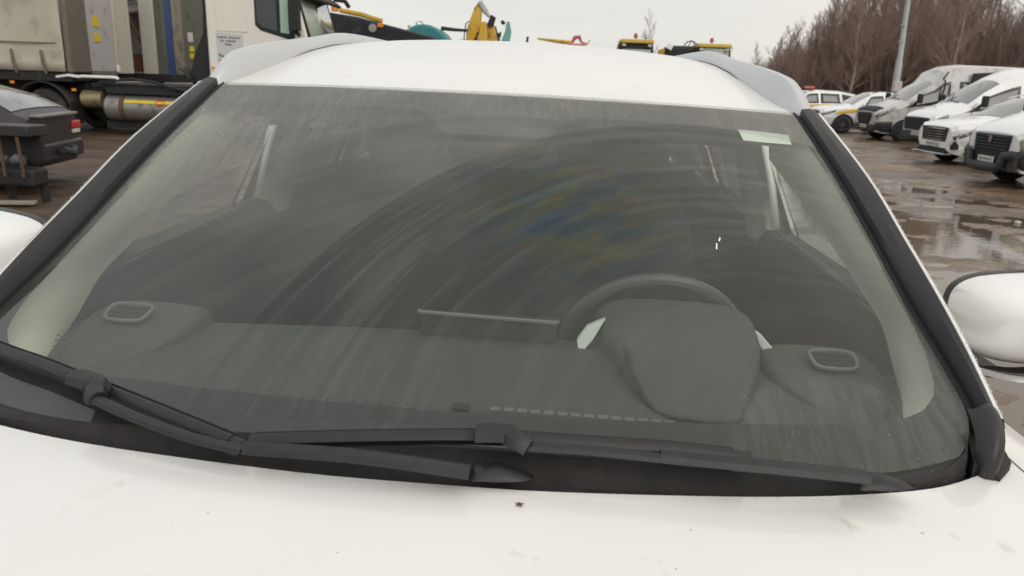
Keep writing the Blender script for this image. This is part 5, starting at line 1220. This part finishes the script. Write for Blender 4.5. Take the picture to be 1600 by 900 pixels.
    # gap, hoses, exhaust stack
    mb=MB(); mb.prism([(X(x),Y(17.35),z) for x,z in [(-8.02,1.1),(-7.74,1.1),(-7.74,4.0),(-7.9,3.6),(-7.95,2.4),(-8.2,1.9),(-8.3,1.5)]],(0,1.9,0)); obj('rear_cab_equipment',mb,BLACKM,t,bevel=.04)
    for k in range(4):
        mb=MB(); mb.tube([(X(-8.0-.1*k),Y(17.6+.2*k),1.9),(X(-8.2-.1*k),Y(17.6+.2*k),1.45),(X(-8.5-.1*k),Y(17.7+.2*k),1.35),(X(-8.8),Y(17.9+.2*k),1.6)],.025,6); obj('air_hose',mb,BLACKM,t)
    boxp('chassis_frame',X(-13.6),X(-5.2),Y(17.75),Y(17.95),.72,1.06,CHASSIS,t); boxp('chassis_frame',X(-13.6),X(-5.2),Y(18.65),Y(18.85),.72,1.06,CHASSIS,t)
    boxp('deck_plate',X(-10.6),X(-7.7),Y(17.15),Y(19.4),1.10,1.20,CHASSIS,t)
    boxp('side_skirt',X(-10.2),X(-7.8),Y(17.06),Y(17.12),.98,1.12,BLACKM,t)
    mb=MB(); mb.tube([(X(-10.3),Y(17.02),1.22),(X(-9.5),Y(17.0),1.32),(X(-9.0),Y(17.0),1.26),(X(-8.4),Y(17.0),1.12),(X(-7.9),Y(17.0),1.08)],.05,6,flat=.6); obj('deck_edge',mb,BLACKM,t)
    # tank lying along the chassis
    mb=MB(); mb.lathe([(-1.42,.0001),(-1.40,.26),(-1.34,.31),(1.34,.31),(1.40,.26),(1.42,.0001)],(X(-8.9),Y(17.32),.66),'x',28); tk=obj('fuel_tank',mb,TANKM,t,ang=30)
    for x in (-9.85,-8.0,-9.0+.1):
        if x==-8.9: continue
        mb=MB(); mb.lathe([(-.05,.318),(-.05,.33),(.05,.33),(.05,.318)],(X(x),Y(17.32),.66),'x',28); obj('tank_strap',mb,BROWN,tk)
    rows=[[(X(x),Y(17.32)-.316*math.cos(a),.66+.316*math.sin(a)) for a in (.40,.48,.56,.64)] for x in np.linspace(-9.78,-8.07,6)]
    obj('yellow_band',MB().grid(rows),LABEL,tk)
    rows=[]
    mb=MB(); cx,ca=-8.93,.50
    mb.add([(X(cx)+.11*math.cos(2*PI*k/12),Y(17.32)-.321*math.cos(ca+.34*math.sin(2*PI*k/12)),.66+.321*math.sin(ca+.34*math.sin(2*PI*k/12))) for k in range(12)],[tuple(range(12))]); obj('red_emblem',mb,REDP,tk)
    mb=MB(); mb.lathe([(-.25,.0001),(-.24,.20),(.24,.20),(.25,.0001)],(X(-10.62),Y(17.30),.82),'x',20); obj('air_tank',mb,mat('gold_tank',(.32,.26,.15),.4,metal=.5,dirt=(.1,.07,.05),dscale=4,dthr=.5),t,ang=30)
    mb=MB(); mb.prism([(X(-8.12),Y(17.1),1.09),(X(-7.82),Y(17.1),1.09),(X(-7.97),Y(17.1),1.26)],(0,.02,0)); obj('warning_triangle',mb,LABEL,t)
    boxp('sump_guard',X(-10.4),X(-7.8),Y(17.3),Y(19.2),.18,.34,CHASSIS,t)
    # wheels: drive axle under the trailer nose, steer axle under the cab
    for (x,nm) in ((-11.72,'w'),(-6.05,'w')):
        for y,o in ((17.28,-1),(19.25,1)):
            add_wheel(t,(X(x),Y(y),.52),.52,.36,RIMD,10,axis='y',out=o)
    for x in (-11.72,):
        rows=[]
        for k in range(15):
            a=PI*(.06+.88*k/14); rows.append([(X(x)+.66*math.cos(a),Y(yy),.52+.66*math.sin(a)) for yy in (17.02,17.55)])
        obj('mudguard',MB().grid(rows),BLACKM,t,solid=.03)
        boxp('mudguard_flap',X(x)+.60,X(x)+.66,Y(17.05),Y(17.5),.25,.75,BLACKM,t)
    mb=MB(); mb.tube([(X(-11.3),Y(17.02),1.30),(X(-11.0),Y(17.0),1.345),(X(-10.75),Y(17.0),1.32),(X(-10.7),Y(17.0),1.335),(X(-9.9),Y(17.0),1.335),(X(-9.82),Y(17.0),1.30)],.035,6); obj('mudguard_reflection',mb,WPAINT2,t)  # white tube painted in as the reflection along the mudguard top
    boxp('side_marker',X(-12.4),X(-12.3),Y(16.98),Y(17.0),1.12,1.18,ORANGE,t,0); boxp('side_marker',X(-10.98),X(-10.88),Y(17.02),Y(17.04),1.0,1.06,ORANGE,t,0)
    return t
tractor()
# long black machine with tapering tail, yellow top and orange lamps
def carrier():
    t=thing('black_carrier_truck','long black tapering truck body with yellow top rail and orange lamps, behind the white cab','truck',(-7,24.8,0))
    X=lambda x:x+7; Y=lambda y:y-24.8
    pr=[(-7.6,1.2),(-3.40,1.2),(-3.28,2.35),(-3.42,2.72),(-3.62,2.78),(-5.20,3.12),(-6.0,3.30),(-7.05,3.42),(-7.6,3.42)]
    mb=MB(); mb.prism([(X(x),Y(23.6),z) for x,z in pr],(0,2.2,0)); obj('body',mb,mat('gloss_black',(.012,.013,.02),.35,dirt=(.04,.04,.035)),t,bevel=.05,seg=3)
    q=[(-6.55,3.47),(-5.9,3.37),(-5.25,3.20)]
    mb=MB(); mb.tube([(X(x),Y(23.7),z) for x,z in q],.07,6); obj('top_rail',mb,YEL,t)
    for x,z in ((-6.95,3.18),(-5.52,2.98)):
        mb=MB(); mb.lathe([(0,.13),(-.04,.12),(-.05,.0001)],(X(x),Y(23.58),z),'y',16); obj('round_lamp',mb,mat('dull_lens',(.3,.3,.28),.3),t)
    mb=MB(); mb.lathe([(0,.12),(.18,.12),(.24,.08),(.25,.0001)],(X(-6.72),Y(23.75),3.44),'z',14); obj('amber_beacon',mb,ORANGE,t)
    mb=MB(); mb.box((X(-5.28),Y(23.56),3.07),(.18,.06,.13)); obj('amber_lamp',mb,ORANGE,t,bevel=.02)
    mb=MB(); mb.lathe([(0,.02),(.12,.02),(.14,.05),(.2,.0001)],(X(-4.45),Y(23.8),2.95),'z',8); obj('filler_knob',mb,GREYW,t)
    for x in (-6.6,-4.2):
        for y in (23.8,25.7): add_wheel(t,(X(x),Y(y),.55),.55,.4,RIMD,8,axis='y',out=-1 if y<24 else 1)
    boxp('chassis_frame',X(-7.5),X(-3.5),Y(24.0),Y(25.5),.7,1.2,CHASSIS,t)
carrier()

# ================================================================== DISTANT MACHINES BEHIND THE ROOF
def excavator(label,x,y,m,boompts,w_=2.6,cabh=3.0,rz=0,curve=False,fold=None):
    t=thing('excavator',label,'excavator',(x,y,0),rz,None)
    for sy in (-1,1):
        mb=MB(); mb.tube([(-1.5,sy*1.1,.25),(1.5,sy*1.1,.25),(1.85,sy*1.1,.55),(1.5,sy*1.1,.85),(-1.5,sy*1.1,.85),(-1.85,sy*1.1,.55),(-1.5,sy*1.1,.25)],.25,6); obj('track',mb,CHASSIS,t)
    if curve: mb=MB(); mb.prism([(-.9+1.3*math.cos(a),-1.2,2.85+1.2*math.sin(a)) for a in [PI*k/12 for k in range(13)]]+[(-2.2,-1.2,1.0),(.4,-1.2,1.0)],(0,2.4,0)); obj('engine_housing',mb,m,t,bevel=.12,seg=3)
    else: boxp('engine_housing',-2.0,.4,-1.2,1.2,1.0,2.5,m,t,.1)
    boxp('cabin',.45,1.7,-1.2,-.1,1.0,cabh,m,t,.08)
    boxp('cabin_window',.6,1.72,-1.21,-.09,1.8,cabh-.25,CABG,t,.03)
    for k,(pts,r) in enumerate(boompts):
        mb=MB(); mb.tube(pts,r,4,flat=1.0); obj('boom' if k==0 else 'dipper_arm',mb,m,t,bevel=.03)
    return t
E1=excavator('teal excavator with domed rear, leftmost of the far machines above the roof',-5.45,38.5,TEAL,[([(.3,.2,2.6),(1.5,.2,3.4),(2.5,.2,3.25),(3.2,.2,2.3)],[.22,.26,.24,.18])],curve=True)
mb=MB(); mb.tube([(-.2,0,3.95),(.5,0,3.9),(1.4,0,3.88),(2.2,0,3.96)],[.10,.08,.06,.03],6); obj('hydraulic_ram',mb,BLACKM,E1)
mb=MB(); mb.tube([(-1.2,-.6,3.6),(-1.35,-.6,4.15),(-1.1,-.6,4.2),(-.9,-.6,3.9)],.03,5); obj('guard_rail',mb,TEAL,E1)
mb=MB(); mb.lathe([(-.05,.42),(-.06,.0001)],(-.1,-1.22,2.95),'y',14); obj('side_vent',mb,BLACKM,E1)
mb=MB(); mb.tube([(.9,-1.0,3.05),(2.4,-1.0,3.1)],[.38,.30],8); obj('grey_pipe',mb,mat('dark_grey_pipe',(.10,.11,.11),.5),E1)
mb=MB(); mb.prism([(2.0,0,3.3),(2.2,0,4.1),(2.5,0,4.15),(2.75,0,3.3)],(0,.3,0)); obj('boom_foot',mb,BLACKM,E1)
# yellow mast of folded booms
t=thing('folded_excavator_boom_machine','yellow excavator with tall folded boom pointing up, beside the teal excavator','excavator',(-3.2,35.5,0))
for sy in (-1,1):
    mb=MB(); mb.tube([(-1.5,sy*1.1,.25),(1.5,sy*1.1,.25),(1.85,sy*1.1,.55),(1.5,sy*1.1,.85),(-1.5,sy*1.1,.85),(-1.85,sy*1.1,.55),(-1.5,sy*1.1,.25)],.25,6); obj('track',mb,CHASSIS,t)
boxp('engine_housing',-1.5,1.2,-1.2,1.2,1.0,2.6,YEL,t,.1)
for nm,pts,r in (('boom',[(-.62,0,2.4),(-.60,0,3.3),(-.45,0,4.0),(-.32,0,4.65),(-.22,0,4.95)],[.16,.34,.36,.24,.12]),('boom_side',[(-.10,-.1,2.2),(-.05,-.1,3.2),(-.05,-.1,4.1)],[.30,.32,.20]),('dipper_arm',[(.34,.1,2.2),(.36,.1,3.3),(.26,.1,4.05)],[.34,.32,.2])):
    mb=MB(); mb.tube(pts,r,4); obj(nm,mb,YEL,t,bevel=.03)
mb=MB(); mb.tube([(-.85,-.2,2.6),(-.92,-.2,3.4),(-.85,-.2,4.0),(-.7,-.2,4.1)],.028,5); mb.tube([(-.78,-.2,2.6),(-.80,-.2,3.6),(-.72,-.2,3.95)],.022,5); obj('hydraulic_hose',mb,BLACKM,t)
mb=MB(); mb.tube([(-.25,-.15,4.95),(.02,-.15,4.55),(.22,-.15,4.3)],[.12,.13,.05],6); obj('linkage',mb,mat('pale_steel',(.45,.47,.5),.5),t)
mb=MB(); mb.prism([(.1,-.2,3.95),(.28,-.2,4.42),(.5,-.2,4.30),(.38,-.2,3.9)],(0,.2,0)); mb.box((.68,-.2,3.55),(.16,.12,.18)); mb.tube([(-.36,-.22,2.7),(-.42,-.22,3.3),(-.30,-.22,3.62),(-.12,-.22,3.5)],.06,5); obj('bracket',mb,BLACKM,t)
boxp('yellow_box',-.86,-.42,-.6,-.45,2.55,3.0,YSTR,t,.02)
E2=excavator('small pale teal excavator arm right of the yellow boom',-2.95,44,mat('pale_teal',(.13,.36,.32),.5,dirt=(.3,.35,.33),dscale=3),[([(.2,-.2,2.6),(.1,-.2,3.4),(.3,-.2,4.2),(.28,-.2,4.75)],[.5,.36,.25,.12]),([(-.5,-.2,2.6),(-.30,-.2,3.8),(-.1,-.2,4.2)],[.45,.2,.08])])
mb=MB(); mb.tube([(1.25,0,2.8),(1.4,0,4.0)],.07,5); obj('exhaust_pipe',mb,BLACKM,E2)
mb=MB(); mb.box((-.42,-.5,3.9),(.4,.2,.45)); mb.tube([(-.1,-.4,4.75),(.1,-.4,4.6)],.12,5); obj('pivot_joint',mb,BLACKM,E2,bevel=.05)
t=thing('yellow_crane','far yellow jib with red and pink cab, peeping over the middle of the roof','crane',(0.2,46,.30))
for sx in (-1,1):
    for sy in (-1,1): add_wheel(t,(sx*1.3,sy*1,.5),.5,.35,RIMD,6,axis='y',out=sy)
boxp('chassis',-2,2,-1.1,1.1,.6,1.6,YEL,t,.1); boxp('column',.6,1.6,-.5,.5,1.6,3.5,mat('faded_red',(.45,.16,.15),.5),t,.1)
mb=MB(); mb.tube([(-1.25,0,3.72),(-.2,0,3.62),(.8,0,3.55)],[.05,.10,.12],6); obj('jib',mb,YEL,t)
mb=MB(); mb.tube([(.75,0,3.5),(.95,0,3.85),(1.2,0,3.9),(1.35,0,3.6),(1.7,0,3.5),(1.85,0,3.75)],[.06,.12,.12,.06,.05,.02],6); obj('jib_hook',mb,mat('faded_red2',(.45,.12,.12),.5),t)
def loader(label,x,y,w_,top,darkroof=True,rz=0):
    t=thing('wheel_loader',label,'loader',(x,y,0),rz,'yellow-roofed wheel loaders behind the car')
    for sx in (-1,1):
        for sy in (-1.2,1.4): add_wheel(t,(sx*.95,sy,.7),.7,.5,YEL,6,axis='x',out=sx)
    boxp('body',-.9,.9,-1.8,2.0,.9,2.0,YEL,t,.12)
    mb=MB(); h=w_/2; z0=2.0; z1=top-.18
    lo=h*1.12; mb.add([(-lo,-.8,z0),(lo,-.8,z0),(lo,.9,z0),(-lo,.9,z0),(-h*.92,-.7,z1),(h*.92,-.7,z1),(h*.92,.8,z1),(-h*.92,.8,z1)],[(0,3,2,1),(4,5,6,7),(0,1,5,4),(1,2,6,5),(2,3,7,6),(3,0,4,7)])
    obj('cabin_frame',mb,BLACKM,t,bevel=.03)
    zt=z1-(.28 if darkroof else .04); mb=MB(); mb.add([(-lo*.86,-.83,z0+.15),(lo*.86,-.83,z0+.15),(h*.80,-.755,zt),(-h*.80,-.755,zt)],[(0,1,2,3)]); obj('cabin_window',mb,mat('pale_green_glass',(.38,.46,.40),.15),t,solid=.03)
    boxp('cabin_roof',-h*.88,h*.95,-.85,.95,z1+.0,top,mat('roof_yellow',(.62,.42,.08),.5),t,.04)
    for sx in (-1,1):
        mb=MB(); mb.box((sx*h*.72,-.86,z1-.10),(.18,.08,.12)); obj('work_lamp',mb,mat('lamp_pale',(.5,.5,.45),.4),t,bevel=.02)
    mb=MB(); mb.tube([(0,0,top),(0,0,top+.12)],.03,5); mb.lathe([(0,.09),(.14,.10),(.22,.05),(.23,.0001)],(0,0,top+.1),'z',10); obj('beacon',mb,mat('red_brown_beacon',(.35,.08,.05),.4),t)
    return t
loader('wheel loader with dark cab, yellow roof and beacon, left of the bare shrub',3.95,38.5,1.72,3.72,True)
loader('wheel loader with pale glass cab and yellow roof, above the right roof rail',7.95,40,1.78,3.72,False)
t=thing('dark_tractor','dark machine hood between the two yellow-roofed loaders','machine',(6.75,40.5,.32))
boxp('hood',-1.1,.9,-.8,.8,1.3,3.28,BLACKM,t,.2); boxp('yellow_nose',-1.35,-1.1,-.6,.6,1.3,3.12,YEL,t,.08)
mb=MB(); mb.box((-.95,-.85,3.2),(.3,.06,.22),(0,.5,0)); obj('white_panel',mb,WPAINT2,t)
mb=MB(); mb.tube([(-.2,-.3,3.2),(0,-.3,3.5),(.25,-.3,3.55),(.5,-.3,3.3)],.03,5); mb.tube([(.1,.2,3.2),(.3,.2,3.6),(.6,.2,3.45),(.8,.2,3.2)],.025,5); obj('hose_loop',mb,BLACKM,t)
for sx in (-1,1):
    for sy in (-1,1): add_wheel(t,(sx*.8,sy*.9,.6),.6,.4,RIMD,6,axis='y',out=sy)

# ================================================================== LAMP POST, LITTER
t=thing('lamp_post','tall leaning grey lamp post behind the silver van, in front of the bare wood','lamp post',(15.5,35.5,0))
mb=MB(); mb.tube([(0,0,0),(.02,0,3.0),(.03,0,3.05),(.0,0,8.8)],[.155,.150,.120,.085],12); obj('pole',mb,POLEM,t)
for z in (1.5,3.05,3.9,4.6): 
    mb=MB(); mb.lathe([(-.04,.16 if z<3 else .13),(.04,.16 if z<3 else .13),(.04,.10),(-.04,.10)],(.0,0,z),'z',12); obj('pole_band',mb,GREYW,t)
mb=MB(); mb.box((-.0,-.2,1.95),(.34,.22,.5)); obj('junction_box',mb,mat('box_dirty_white',(.5,.48,.43),.6),t,bevel=.02)
mb=MB(); mb.tube([(0,0,8.8),(-.3,-.3,9.2),(-.9,-.9,9.35)],.04,6); mb.box((-1.1,-1.1,9.33),(.5,.3,.12)); obj('lamp_arm',mb,POLEM,t)
t.rotation_euler=(0,math.radians(-1.5),0)
rnd=random.Random(5)
for (x,y,s,l) in ((11.3,23.6,.16,'flat pale rag on the mud in front of the row of vans'),(6.55,10.4,.05,'pale pebble-sized scrap on wet mud near the nearest van'),):
    mb=MB(); mb.prism([(s*math.cos(a)*rnd.uniform(.7,1.2),s*.8*math.sin(a)*rnd.uniform(.7,1.2),0) for a in [2*PI*k/9 for k in range(9)]],(0,0,.03)); o=obj('litter',mb,LITTER,bevel=.005); o.location=(x,y,ground_h(x,y)+.004); tag(o,l,'litter')
mb=MB(); mb.box((0,0,.03),(.7,.10,.04),(0,0,.25)); o=obj('plank',mb,WOODP,bevel=.006); o.location=(-6.15,8.1,.02); tag(o,'pale plank lying on mud under the black steel attachment','plank')

# ================================================================== BARE WOOD
def bare_tree(seed,H,spread,nb,pale=False):
    r=random.Random(seed); tr=MB(); br=MB()
    pts=[(0,0,-.3)]; x=y=0; n=9
    for k in range(1,n+1): x+=r.uniform(-.12,.12)*H/9; y+=r.uniform(-.12,.12)*H/9; pts.append((x,y,H*.93*k/n))
    rad=[H*.0125*(1-.88*k/n)+.01 for k in range(n+1)]
    tr.tube(pts,rad,6)
    def seg(a,b,ra,rb):
        d=(b-a); u=d.cross(Vector((.3,.5,1))).normalized(); w_=d.cross(u).normalized(); vs=[]
        for q,rr in ((a,ra),(b,rb)):
            for k in range(3): t=2.094*k; vs.append(q+u*rr*math.cos(t)+w_*rr*math.sin(t))
        br.add(vs,[(0,1,4,3),(1,2,5,4),(2,0,3,5)])
    def grow(p,d,L,ra,depth):
        a=p; steps=3 if depth<2 else 2
        for k in range(steps):
            d=(d+Vector((r.uniform(-.22,.22),r.uniform(-.22,.22),r.uniform(-.02,.24)))).normalized(); b=a+d*L/steps; r0=ra*(1-.6*k/steps); r1=ra*(1-.6*(k+1)/steps); seg(a,b,r0,r1); a=b
            if depth<3:
                for _ in range(2 if depth<2 else 3):
                    dd=(d+Vector((r.uniform(-1,1),r.uniform(-1,1),r.uniform(-.35,.8)))*.75).normalized(); grow(a,dd,L*r.uniform(.42,.62),max(.005,r1*.6),depth+1)
    for k in range(nb):
        t=.22+.76*(k+r.random())/nb; i=min(int(t*n),n-1); u=t*n-i; p=Vector(pts[i]).lerp(Vector(pts[i+1]),u); a=r.random()*2*PI; el=.35+.9*t
        d=Vector((math.cos(a)*math.cos(el),math.sin(a)*math.cos(el),math.sin(el))); grow(p,d,spread*(1.15-.75*t)*r.uniform(.7,1.2),H*.0045*(1.2-t)+.008,0 if r.random()<.6 else 1)
    return tr,br
def mk(name,mb,m):
    me=bpy.data.meshes.new(name); me.from_pydata([tuple(v) for v in mb.v],[],mb.f); me.materials.append(m); me.polygons.foreach_set('use_smooth',[True]*len(me.polygons)); return me
protos=[]
for s,(H,sp,nb,pale) in enumerate([(9,1.9,20,0),(10,2.1,22,0),(8,1.9,18,1),(11,2.3,22,0),(6.5,1.8,16,0)]):
    a,b=bare_tree(s+3,H,sp,nb); protos.append((mk('trunk',a,BIRCH if pale else BARK),mk('crown',b,TWIG),H,pale))
rnd=random.Random(12)
TREES=[]
def height_at(x,y):   # skyline rises from the left end to the right
    az=math.degrees(math.atan2(x,y))
    return float(np.interp(az,[12,14.5,18,20,22.5,25,27,29.5,31.5,34,36,40],[.30,.42,.60,.80,.92,1.05,.98,.86,.98,1.02,1.14,1.2]))
for k in range(160):
    az=math.radians(rnd.uniform(15.5,37)); row=rnd.random(); D=56+34*row; x,y=math.sin(az)*D/math.cos(az)*math.cos(az),math.cos(az)*D
    TREES.append((x,y))
az_names=['leftmost','left','middle','right','rightmost']
for k,(x,y) in enumerate(TREES):
    me1,me2,H,pale=protos[rnd.choice([0,0,1,1,2,3,4])]; az=math.degrees(math.atan2(x,y)); D=math.hypot(x,y)
    hh=height_at(x,y)*12.4*(D/75)**.9*rnd.uniform(.62,1.12); s=hh/H
    sec='at the left end of the wood' if az<20 else 'behind the yellow-striped car' if az<24.5 else 'behind the lamp post and the silver van' if az<28 else 'behind the two right-hand vans' if az<32 else 'beyond the right end of the van row'
    dep='at the front edge' if D<66 else 'in the middle depth' if D<79 else 'at the back'
    t=thing('bare_tree',('tall ' if hh>9.5 else 'low ')+'leafless '+('pale-trunked birch' if pale else 'brown tree')+' '+sec+', '+dep,'tree',(x,y,0),rnd.uniform(0,6.28),'leafless trees of the wood')
    t.scale=(s*1.1,s*1.1,s)
    for nm,me in (('trunk',me1),('crown',me2)):
        o=bpy.data.objects.new(nm,me); C.objects.link(o); o.parent=t
# a few lone trees seen between the loaders and left of the wood
for (x,y,h,lab) in ((9.6,82,8.6,'lone leafless young tree right of the dark loader cab'),(17.2,90,5.6,'small leafless tree between the loaders, left one'),(20.5,92,6.0,'small leafless tree above the dark machine hood'),(24,94,6.6,'small leafless tree above the pale loader cab'),(28.0,92,5.2,'low leafless tree at the left foot of the wood')):
    me1,me2,H,pale=protos[2 if h>7 else 4]; s=h/H; t=thing('bare_tree',lab,'tree',(x,y,0),rnd.uniform(0,6.28)); t.scale=(s*.8,s*.8,s)
    for nm,me in (('trunk',me1),('crown',me2)):
        o=bpy.data.objects.new(nm,me); C.objects.link(o); o.parent=t
# dense brushwood behind and between the trunks: one mass of upright stems and twigs
mb=MB(); rnd=random.Random(4)
for k in range(15000):
    az=math.radians(rnd.uniform(13.5,42)); D=rnd.uniform(58,104); x,y=math.sin(az)*D,math.cos(az)*D
    h=height_at(x,y)*11.5*(D/78)*(rnd.random()**.55)*.80+.6; z0=0 if rnd.random()<.45 else h*rnd.uniform(.2,.7)
    a=Vector((x,y,z0)); b=Vector((x+rnd.uniform(-.55,.55),y+rnd.uniform(-.3,.3),h)); w_=rnd.uniform(.012,.04); m_=(a+b)/2+Vector((rnd.uniform(-.2,.2),0,0))
    mb.add([a+Vector((-w_,0,0)),a+Vector((w_,0,0)),m_+Vector((w_*.7,.02,0)),b,m_+Vector((-w_*.7,-.02,0))],[(0,1,2,4),(4,2,3)])
o=bpy.data.objects.new('brushwood',mk('brushwood',mb,mat('brush_brown',(.20,.142,.115),.95,var=.3,scale=.3))); C.objects.link(o); o['kind']='stuff'; tag(o,'dense brown leafless brushwood filling the wood','brushwood')
